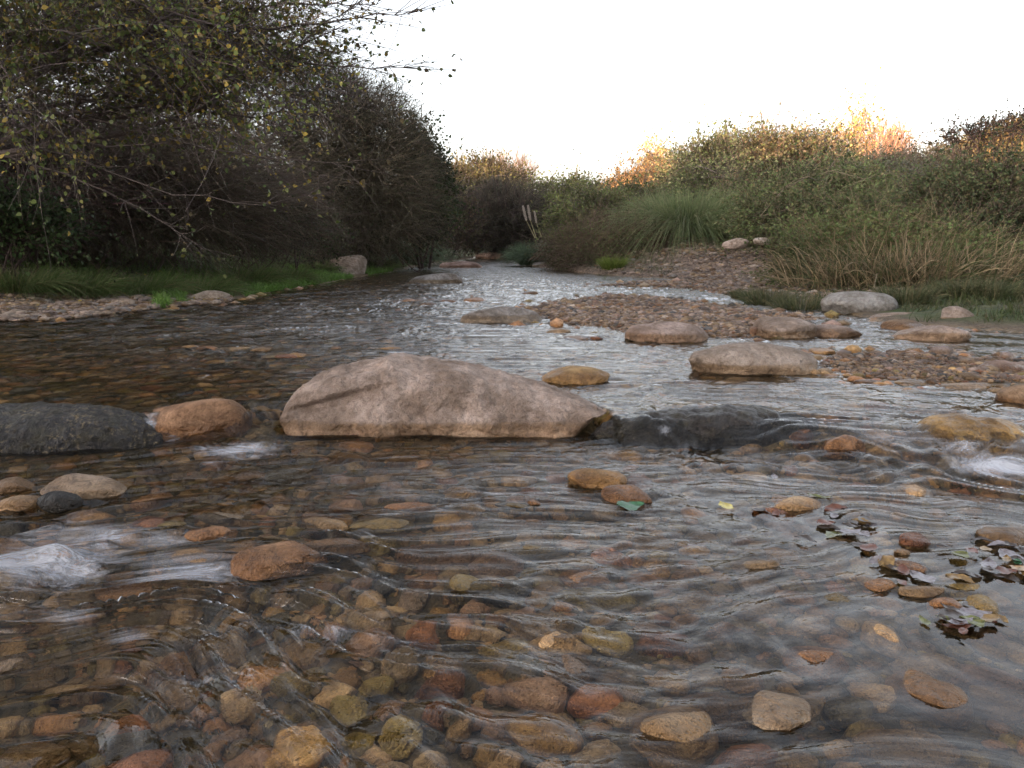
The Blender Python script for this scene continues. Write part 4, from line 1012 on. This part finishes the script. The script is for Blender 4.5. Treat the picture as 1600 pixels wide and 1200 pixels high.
plant('green_bush', 'yellow green bush right of the dark thicket in the far centre', 'shrub', onground(885, 36),
      [lob(885, 300, 35, 45, 24), lob(920, 315, 34, 50, 26), lob(880, 335, 33, 55, 32), lob(840, 300, 36, 30, 18)], 14, nb=80, ntw=5500, nlf=22000, leaf=.075, leafc=((.12, .125, .04), (.10, .115, .04), (.08, .10, .03)), barkc=GREYB, tw_len=.45, tw_r=.008, trunk_r=.05, stems=9, spread0=.6)
plant('brown_bush', 'reddish brown low bush on the right shore beside the pampas plumes', 'shrub', onground(905, 21),
      [lob(890, 385, 20, 45, 26), lob(945, 370, 20, 55, 34), lob(990, 380, 19, 50, 30), lob(920, 400, 19, 60, 18)], 15, nb=110, ntw=9000, nlf=16000, leaf=.034, leafc=((.08, .075, .03), (.09, .065, .038), (.07, .085, .03), (.06, .08, .025)), barkc=(.09, .065, .045), tw_len=.32, tw_r=.004, trunk_r=.02, stems=16, spread0=.8, updir=.3)
plant('olive_bush', 'loose olive bush between the pampas plumes and the large pampas clump', 'shrub', onground(950, 27),
      [lob(945, 330, 26, 60, 32), lob(890, 345, 25, 40, 28), lob(1000, 320, 27, 45, 26)], 16, nb=80, ntw=3500, nlf=26000, leaf=.06, leafc=((.10, .11, .04), (.09, .11, .04), (.12, .105, .05)), barkc=GREYB, tw_len=.4, tw_r=.006, trunk_r=.03, stems=12, spread0=.7)
plant('autumn_bush', 'orange tinged bush on the skyline right of centre', 'shrub', onground(1000, 42),
      [lob(1000, 290, 41, 45, 18), lob(960, 300, 42, 40, 16), lob(1045, 285, 40, 40, 26), lob(1020, 262, 42, 25, 20)], 17, nb=80, ntw=4500, nlf=15000, leaf=.09, leafc=((.30, .19, .08), (.24, .16, .07), (.34, .20, .09)), barkc=GREYB, tw_len=.6, tw_r=.010, trunk_r=.05, stems=8, spread0=.7)
plant('yellow_tree', 'slender pale yellow tree catching the sun on the skyline right of centre', 'tree', onground(1022, 50),
      [lob(1020, 228, 50, 14, 18), lob(1030, 250, 50, 24, 16), lob(1045, 262, 50, 25, 14)], 18, nb=26, ntw=450, nlf=1100, leaf=.13, leafc=((.5, .42, .16), (.45, .38, .15)), barkc=(.3, .22, .15), tw_len=.6, tw_r=.012, trunk_r=.08, updir=.6)
plant('sage_tree', 'pale green tree with silvery leaves on the right skyline', 'tree', onground(1130, 30),
      [lob(1120, 240, 29, 60, 28), lob(1165, 255, 28, 60, 35), lob(1085, 262, 30, 50, 28), lob(1120, 290, 28, 90, 30)], 19, nb=110, ntw=6500, nlf=24000, leaf=.075, leafc=SAGE, barkc=GREYB, tw_len=.5, tw_r=.007, trunk_r=.09, stems=7, spread0=.8)
plant('grey_leaved_tree', 'bushy grey green tree with coppery top on the right skyline', 'tree', onground(1235, 26),
      [lob(1230, 230, 25, 65, 28), lob(1285, 245, 25, 55, 32), lob(1190, 235, 25.5, 35, 26), lob(1240, 275, 25, 100, 32), lob(1320, 275, 25, 50, 26)], 20, nb=130, ntw=8500, nlf=30000, leaf=.062, leafc=SAGE + ((.26, .18, .11), (.22, .17, .10)), barkc=GREYB, tw_len=.45, tw_r=.006, trunk_r=.09, stems=8, spread0=.9)
plant('poplar_tree', 'tall sparse yellow tree glowing in the last sun at right', 'tree', onground(1345, 38),
      [lob(1352, 190, 38, 14, 24), lob(1330, 205, 38, 22, 20), lob(1318, 225, 38, 20, 22), lob(1365, 225, 38, 30, 18), lob(1345, 245, 38, 45, 18)], 21, nb=70, ntw=900, nlf=2600, leaf=.10, leafc=((.55, .45, .14), (.5, .36, .12), (.45, .40, .16)), barkc=(.26, .17, .12), tw_len=.8, tw_r=.011, trunk_r=.10, updir=1.0, twig_spread=.4, tip_bias=.5)
plant('bare_bush', 'leafless reddish bush fanning out right of the tall yellow tree', 'shrub', onground(1385, 33),
      [lob(1385, 235, 33, 30, 26), lob(1400, 225, 33, 22, 22)], 22, nb=40, ntw=420, nlf=0, barkc=(.24, .14, .10), tw_len=.8, tw_r=.010, trunk_r=.03, stems=9, updir=1.0, twig_spread=.35, sweep=(.25, 0, 0))
plant('green_bush', 'broad dull green bush in the right middle ground', 'shrub', onground(1270, 20),
      [lob(1250, 310, 19, 110, 34), lob(1170, 315, 23, 70, 26), lob(1350, 300, 19, 80, 36), lob(1240, 350, 17.5, 100, 34), lob(1330, 350, 16, 90, 40)], 23, nb=180, ntw=7000, nlf=60000, leaf=.044, leafc=((.085, .11, .04), (.10, .115, .045), (.11, .095, .045), (.075, .10, .04)), barkc=(.11, .09, .06), tw_len=.36, tw_r=.004, trunk_r=.03, stems=16, spread0=1.2)
plant('silver_bush', 'grey leaved bush beneath the sunlit hill at right', 'shrub', onground(1410, 22),
      [lob(1400, 262, 22, 60, 22), lob(1460, 250, 22, 50, 20), lob(1430, 285, 21, 80, 25)], 24, nb=80, ntw=4500, nlf=16000, leaf=.045, leafc=((.09, .10, .07), (.12, .12, .09), (.07, .08, .05)), barkc=GREYB, tw_len=.35, tw_r=.005, trunk_r=.03, stems=10, spread0=.7)
plant('riverside_shrub', 'tall dark leafy shrub at the right edge with branchlets against the sky', 'shrub', onground(1560, 13),
      [lob(1560, 320, 12.8, 100, 48), lob(1480, 330, 13.3, 80, 45), lob(1610, 275, 12.6, 60, 30), lob(1500, 285, 13.2, 45, 22), lob(1600, 380, 12, 90, 60), lob(1530, 390, 12, 80, 50)], 25,
      nb=220, ntw=6500, nlf=42000, leaf=.036, leafc=((.065, .085, .035), (.08, .095, .04), (.05, .07, .03), (.10, .085, .04)), barkc=(.085, .065, .05), tw_len=.30, tw_r=.004, trunk_r=.018, stems=22, updir=.5, spread0=.8)
plant('riverside_shrub', 'small upright shrub with dark sprays standing on the skyline at right', 'shrub', onground(1515, 15),
      [lob(1505, 213, 15, 24, 14), lob(1545, 205, 15, 28, 12), lob(1590, 195, 15, 30, 14), lob(1475, 225, 15, 18, 10)], 26, nb=60, ntw=600, nlf=2000, leaf=.035, leafc=((.06, .055, .035), (.09, .055, .035), (.05, .055, .03)), barkc=(.09, .055, .045), tw_len=.2, tw_r=.004, trunk_r=.018, stems=12, updir=.6, spread0=.4)
plant('weed_shrub', 'brown and green weeds sprawling above the grey bank boulder', 'shrub', onground(1400, 11.5),
      [lob(1300, 400, 11.5, 80, 35), lob(1400, 405, 11, 100, 34), lob(1500, 420, 10.6, 80, 30), lob(1600, 430, 10.6, 80, 30), lob(1450, 385, 11.6, 40, 30), lob(1340, 390, 11.6, 30, 35), lob(1250, 425, 11.4, 50, 25)], 27, nb=120, ntw=5000, nlf=32000, leaf=.034, leafc=((.075, .10, .035), (.09, .095, .035), (.065, .085, .03)), barkc=(.15, .115, .07), tw_len=.32, tw_r=.003, trunk_r=.010, stems=22, spread0=1.0, updir=.6)

# ------------------------------------------------------------------ grasses
def blades(C0, D, ln, w, bendv, k=6, rng=RNG):
    """flat tapering blades: C0 (n,3) roots, D start directions, bendv (n,3) where they fall to"""
    n = len(C0); t = np.linspace(0, 1, k)[None, :, None]
    P = C0[:, None] + D[:, None] * ln[:, None, None] * (t - .25 * t ** 2) + bendv[:, None] * ln[:, None, None] * t ** 2.2
    T = unit(np.gradient(P, axis=1)); side = unit(np.cross(T, rng.normal(size=(n, 1, 3))))
    wd = (w[:, None, None] * np.clip(1 - t ** 2, .06, 1) * .5)
    vs = np.stack([P - side * wd, P + side * wd], 2).reshape(-1, 3)
    i = np.arange(n * k * 2).reshape(n, k, 2)
    q = np.stack([i[:, :-1, 0], i[:, :-1, 1], i[:, 1:, 1], i[:, 1:, 0]], -1).reshape(-1, 4)
    return vs, q, k * 2
def tussock(name, label, base, R, H, n, cols, seed, w=.008, droop=.7, lean=(0, 0, 0), cat_='grass', group=None, spread=.9, part='blades', root=None, jit=.08):
    rng = np.random.default_rng(seed)
    if root is None: root = thing(name, label, cat_, tuple(base), group)
    a = rng.uniform(0, 6.283, n); rr = np.sqrt(rng.random(n)) * R * .35
    C0 = np.stack([np.cos(a) * rr, np.sin(a) * rr, np.full(n, -.03)], -1)
    s = rng.uniform(.05, spread, n); D = unit(np.stack([np.cos(a) * s, np.sin(a) * s, np.ones(n)], -1) + np.array(lean) + rng.normal(size=(n, 3)) * jit)
    bv = np.stack([np.cos(a) * .5, np.sin(a) * .5, np.full(n, -1.0)], -1) * droop * rng.uniform(.4, 1.1, (n, 1)) * s[:, None] + np.array(lean) * .4
    ln = H * rng.uniform(.6, 1.35, n) * (.8 + .3 * s)
    v, q, kk = blades(C0, D, ln, w * rng.uniform(.6, 1.3, n), bv, 7, rng)
    pc = np.array(cols)[rng.integers(0, len(cols), n)] * rng.uniform(.7, 1.3, (n, 1))
    link(part, make_mesh(part, v, [q], M_GRASS, True, np.repeat(pc, kk, 0)), root)
    return root
PAMP = ((.085, .12, .065), (.10, .14, .08), (.07, .10, .05), (.12, .15, .10))
STRAW = ((.30, .22, .12), (.22, .16, .09), (.36, .28, .17))
def plume(root, base, px, pyt, pyb, d, px0, py0, seed):
    rng = np.random.default_rng(seed); b0 = np.array(base)
    a = at_y(px0, py0, d) - b0; m = at_y((px0 * .3 + px * .7) , pyb, d) - b0; t = at_y(px, pyt, d) - b0
    P = np.stack([a + (m - a) * s for s in np.linspace(0, 1, 6)] + [m + (t - m) * s for s in (.5, 1.)])[None]
    v, q = tubes(P, np.linspace(.014, .005, 8)[None], 5)
    st = link('plume_stalk', make_mesh('plume_stalk', v, [q], M_BARK, True, np.repeat(np.array([[.34, .30, .16]]), len(v), 0)), root)
    n = 900; s = rng.random(n); c = m + (t - m) * s[:, None]; L = np.linalg.norm(t - m)
    ax = unit(t - m); rad = unit(np.cross(ax, rng.normal(size=(n, 3))))
    wv = np.sin(np.pi * np.clip(s * .9 + .08, 0, 1)) ** .7 * L * .085
    D = unit(ax * 1.2 + rad * .8)
    v, q, kk = blades(c + rad * (wv * rng.random(n))[:, None] * .7, D, np.full(n, L * .11), np.full(n, .006), rad * .2 + np.array([0, 0, -.2]), 4, rng)
    link('plume', make_mesh('plume', v, [q], M_GRASS, True, np.repeat(np.array([[.62, .54, .47]]) * rng.uniform(.75, 1.1, (n, 1)), kk, 0)), st)
b1 = onground(640, 23.5); b1 = (b1[0], b1[1], max(b1[2], .02))
tussock('pampas_grass', 'bluish pampas clump drooping to the water on the far left shore', b1, 1.5, 1.2, 3000, PAMP, 41, .012, .75, lean=(.15, -.1, 0))
b2 = onground(835, 23)
r_ = tussock('pampas_grass', 'pampas clump with three pale plumes at the far right shore', b2, 1.2, .95, 2600, PAMP, 42, .013, .75)
plume(r_, b2, 817, 322, 345, 22.8, 836, 372, 1); plume(r_, b2, 825, 321, 345, 22.9, 838, 372, 2); plume(r_, b2, 835, 330, 349, 22.7, 846, 370, 3)
b3 = onground(1065, 20)
r_ = tussock('pampas_grass', 'largest pampas clump arching over dry straw at right of centre', b3, 2.4, 1.75, 7500, ((.15, .19, .085), (.18, .22, .10), (.13, .17, .07), (.24, .24, .13)), 43, .011, .70, spread=1.5)
tussock('', '', b3, 1.2, .7, 700, STRAW, 44, .014, 1.0, spread=1.2, part='dead_blades', root=r_)
# long soft grass drooping along the left bank
LG = ((.10, .145, .045), (.12, .17, .055), (.08, .12, .04), (.19, .17, .085))
GR = 'long grass tussocks along the left bank'
for i, (px, d, R, H, lab) in enumerate([(40, 8.9, .9, .50, 'long green tussock nearest the left edge'), (130, 9.3, .9, .52, 'long green tussock second from the left edge'), (230, 9.8, .9, .50, 'drooping tussock behind the flat whitish shore stone'),
        (320, 10.4, .8, .48, 'drooping tussock left of the pale slab in the grass'), (385, 12.2, .9, .60, 'tallest tawny tipped tussock in the middle of the left bank'), (450, 13.2, .8, .45, 'tussock right of the tawny tipped one'),
        (500, 16.5, .7, .42, 'short tussock behind the pale rounded bank boulder'), (590, 19.5, .8, .5, 'dark tussock beside the left pampas clump')]):
    b_ = onground(px, d); tussock('grass_tussock', lab, b_, R, H, 1500, LG, 50 + i, .006, .8, lean=(.35, -.25, 0), group=GR, spread=1.0)
GR = 'weedy grass clumps along the right bank'
RG = ((.06, .075, .03), (.08, .09, .04), (.05, .06, .025), (.16, .13, .07))
for i, (px, py, R, H, lab) in enumerate([(960, 425, .6, .45, 'yellow green grass clump on the shore below the reddish bush'), (1215, 470, .6, .42, 'upright grass clump at the tip of the right bank'), (1270, 478, .6, .38, 'grass clump left of the grey bank boulder'),
        (1180, 462, .5, .2, 'low grass clump trailing into the side channel'), (1440, 480, .7, .35, 'grass clump right of the grey bank boulder'), (1530, 478, .7, .32, 'grass clump behind the pointed whitish rock'), (1580, 480, .7, .4, 'grass clump at the right edge of the bank'), (1250, 440, .7, .5, 'taller grass clump further back on the right bank')]):
    p = at(px, py, .06); x, y = p[0], p[1] + .35; tussock('grass_clump', lab, (x, y, gz(x, y)), R, H, 900, RG if i else ((.12, .17, .03), (.16, .19, .04)), 70 + i, .006, .5, group=GR, spread=.8)
# dry reeds
for i, (px, d, H, lab) in enumerate([(1330, 10.7, .95, 'dry straw reeds on the left of the tangle on the right bank'), (1395, 10.4, 1.05, 'dry straw reeds in the middle of the tangle on the right bank'), (1465, 10.2, .95, 'dry straw reeds on the right of the tangle on the right bank')]):
    b_ = onground(px, d); tussock('dry_reeds', lab, b_, 2.6, H, 950, ((.28, .21, .12), (.18, .13, .075), (.32, .24, .15), (.09, .10, .04), (.07, .085, .035)), 90 + i, .012, .6, group='dry reeds on the right bank', spread=.8, cat_='reeds', jit=.42)
    b_ = b_
# short turf, uncountable
def turf(name, label, n, cond, xr, yr, hh, w, cols, seed, lean=.3):
    rng = np.random.default_rng(seed); y = rng.uniform(*yr, n); x = rng.uniform(*xr, n) * (y + .4); m = cond(x, y, rng)
    for kx, ky, ka, kb in KEEP:
        if ky > 5.5: m &= ~((np.abs(x - kx * y / ky) < ka * 1.05) & (y < ky + kb) & (y > ky - kb - (.25 if ky < 9 else .9)))
    x, y = x[m], y[m]; n = len(x)
    z = ground_h(x, y); C0 = np.stack([x, y, z - .005], -1); D = unit(rng.normal(size=(n, 3)) * .35 + np.array([0, 0, 1.]))
    bv = rng.normal(size=(n, 3)) * lean + np.array([0, 0, -.2])
    v, q, kk = blades(C0, D, hh * rng.uniform(.4, 1.4, n), w * rng.uniform(.6, 1.3, n), bv, 4, rng)
    pc = np.array(cols)[rng.integers(0, len(cols), n)] * rng.uniform(.7, 1.3, (n, 1)) * (1 + .3 * fbm(x, y, 2))[:, None]
    tag(link(name, make_mesh(name, v, [q], M_GRASS, True, np.repeat(pc, kk, 0))), label, 'grass', None, 'stuff')
BRIGHT = ((.10, .19, .035), (.12, .20, .04), (.085, .155, .03))
def edge(x, y, rng):
    s = -sdf(x, y, WATER); px = 800 + F * x / y
    return (s > .0) & (s < 1.7) & ((px > 245) & (px < 345) | (px > 385) & (px < 615)) & (s < .8 + 1.2 * np.clip(fbm(x * 1.5, y * 1.5, 2) + .4, 0, 1))
turf('waterside_grass', 'bright green short grass along the edge of the left bank', 230000, edge, (-.5, -.1), (7, 20), .12, .009, BRIGHT, 101)
def leftb(x, y, rng):
    s = -sdf(x, y, WATER); return (s > .12) & (s < 6) & (x < -.2) & ((sdf(x, y, BARL) < -.15 + .35 * perlin(x * 2, y * 2)) | (y > 9.6)) & (fbm(x * 1.2 + 4, y * 1.2, 3) > -.25 - .2 * (s > 1))
turf('bank_grass', 'green undergrowth grass covering the left bank', 90000, leftb, (-.85, -.05), (7, 26), .15, .009, ((.095, .155, .04), (.12, .175, .045), (.07, .11, .03)), 102)
def rightb(x, y, rng):
    s = -sdf(x, y, WATER); px = 800 + F * x / y; pth = np.exp(-(((x - (2.0 + 0.14 * y)) / 1.6) ** 2)) * (y > 9.5)
    return (s > .08) & (s < 9) & (x > .3) & (pth < .35 + .5 * rng.random(len(x))) & (fbm(x * 1.1 + 4, y * 1.1, 3) > -.35)
turf('bank_grass', 'weedy grass covering the right bank', 90000, rightb, (.03, .85), (6.5, 30), .15, .008, ((.05, .065, .022), (.07, .08, .03), (.09, .08, .04), (.045, .07, .02)), 103)
# fallen leaves on the left bank
rng = np.random.default_rng(5); n = 1500; y = rng.uniform(7, 13, n); x = rng.uniform(-.72, -.15, n) * y; s = -sdf(x, y, WATER); m = (s > .1) & (s < 3); x, y = x[m], y[m]; n = len(x)
v, f, kk = leaves(np.stack([x, y, ground_h(x, y) + .02], -1), unit(rng.normal(size=(n, 3)) * np.array([1, 1, .25])), .04 * rng.uniform(.5, 1.2, n), rng, .42, True, 1.0)
tag(link('fallen_leaves', make_mesh('fallen_leaves', v, [f], M_LEAF, False, np.repeat(np.array(((.32, .24, .04), (.20, .11, .04), (.14, .08, .04), (.10, .06, .04)))[rng.integers(0, 4, n)], kk, 0))), 'yellow and brown fallen leaves scattered on the left bank', 'leaves', None, 'stuff')

# ------------------------------------------------------------------ far hill, and an unseen ridge added for its shade
def hill_mat():
    m, t, out = new_mat('scrubby_hillside'); b = NB(t); pos = b.n('ShaderNodeNewGeometry').outputs['Position']
    n = b.noise(pos, .35, 5, .6); c = b.mix(b.ramp(n, .4, .6), (.16, .12, .06), (.30, .22, .12))
    c = b.mix(b.ramp(b.noise(pos, 1.6, 4), .5, .62), c, (.08, .075, .035))
    p = b.bsdf(c, .9, b.bump(n, 1, .8), .1); b.l(p.outputs[0], out.inputs[0]); return m
M_HILL = hill_mat()
def hill(name, x0, x1, y0, y1, fn, nx=160, ny=120):
    xs = np.linspace(x0, x1, nx); ys = np.linspace(y0, y1, ny); XX, YY = np.meshgrid(xs, ys); ZZ = fn(XX, YY)
    return tag(link(name, make_mesh(name, np.stack([XX, YY, ZZ], -1).reshape(-1, 3), [grid_faces(nx, ny)], M_HILL)), kind='structure')
HF = lambda x, y: -2 + 21 * np.exp(-((x - 96) / 32) ** 2 - ((y - 130) / 40) ** 2) + 6 * np.exp(-((x - 62) / 22) ** 2 - ((y - 130) / 40) ** 2) + 1.2 * fbm(x * .12, y * .12, 4)
hill('hills', 10, 240, 60, 230, HF)
ux, uy = math.sin(SUN_AZ), math.cos(SUN_AZ)
def shade_ridge(x, y):
    a = x * ux + y * uy; c_ = -x * uy + y * ux          # towards the sun, along the ridge
    return -2 + 15.2 * np.exp(-((a - 62) / 14) ** 2) * sstep(140, 90, np.abs(c_)) + .6 * fbm(x * .1, y * .1, 3)
hill('hills', -170, 20, -150, 10, shade_ridge)  # unseen ridge added behind the camera, shaped to keep low sun off the stream
rng = np.random.default_rng(8); n = 2600; x = rng.uniform(30, 160, n); y = rng.uniform(85, 135, n); z = HF(x, y)
m = z > 1; x, y, z = x[m], y[m], z[m]; n = len(x); k = 30
c0 = np.repeat(np.stack([x, y, z + .8], -1), k, 0) + rng.normal(size=(n * k, 3)) * np.array([.9, .9, .7])
v, f, kk = leaves(c0, unit(rng.normal(size=(n * k, 3))), .55 * rng.uniform(.5, 1.3, n * k), rng, .5)
tag(link('hillside_scrub', make_mesh('hillside_scrub', v, [f], M_LEAF, False, np.repeat(np.repeat(np.array(((.20, .15, .06), (.28, .18, .07), (.14, .13, .05)))[rng.integers(0, 3, n)], k, 0), kk, 0))), 'sunlit scrub covering the far hillside', 'scrub', None, 'stuff')

# ------------------------------------------------------------------ a bird high over the stream
bp = at_y(720, 93, 60)
t_ = thing('bird', 'tiny dark bird flying high against the white sky', 'bird', tuple(bp)); t_.rotation_euler = (.9, .5, .9); t_.scale = (1.2, 1.2, 1.2)
v, f = ico(2); link('body', make_mesh('body', v * np.array([.05, .13, .045]), [f], M_DLEAF), t_).color = (.03, .03, .03, 1)
for s_ in (-1, 1):
    V = np.array([(0, -.06, 0), (0, .06, 0), (s_ * .12, .07, .07), (s_ * .12, -.05, .07), (s_ * .26, -.02, .05), (s_ * .26, -.04, .05)]); V2 = np.concatenate([V, V - np.array([0, 0, .008])])
    o = link('wing', make_mesh('wing', V2, [np.array([(0, 1, 2, 3), (3, 2, 4, 5), (9, 8, 7, 6), (11, 10, 8, 9)])], M_DLEAF), t_); o.color = (.03, .03, .03, 1)

# ------------------------------------------------------------------ labels that still coincide: say which by place
_by = {}
for o in bpy.data.objects:
    if o.get('category') in ('leaf', 'cobble', 'stone') and o.parent is None: _by.setdefault(o['label'], []).append(o)
for lab, os_ in _by.items():
    if len(os_) < 2: continue
    os_.sort(key=lambda q: q.location.x / max(q.location.y, .1))
    n = len(os_)
    for k, o in enumerate(os_):
        word = ('leftmost' if k == 0 else 'rightmost' if k == n - 1 else ['second', 'third', 'fourth', 'fifth', 'sixth', 'seventh'][min(k - 1, 5)] + ' from the left')
        new = f'{lab}, {word}'
        if len(new.replace(',', ' ').split()) > 16: new = f"{lab.replace(', in shallows', '')}, {word}"
        if len(new.replace(',', ' ').split()) > 16: new = new.replace(' from the left', ' from left').replace('mid sized', 'middling')
        if len(new.replace(',', ' ').split()) <= 16: o['label'] = new
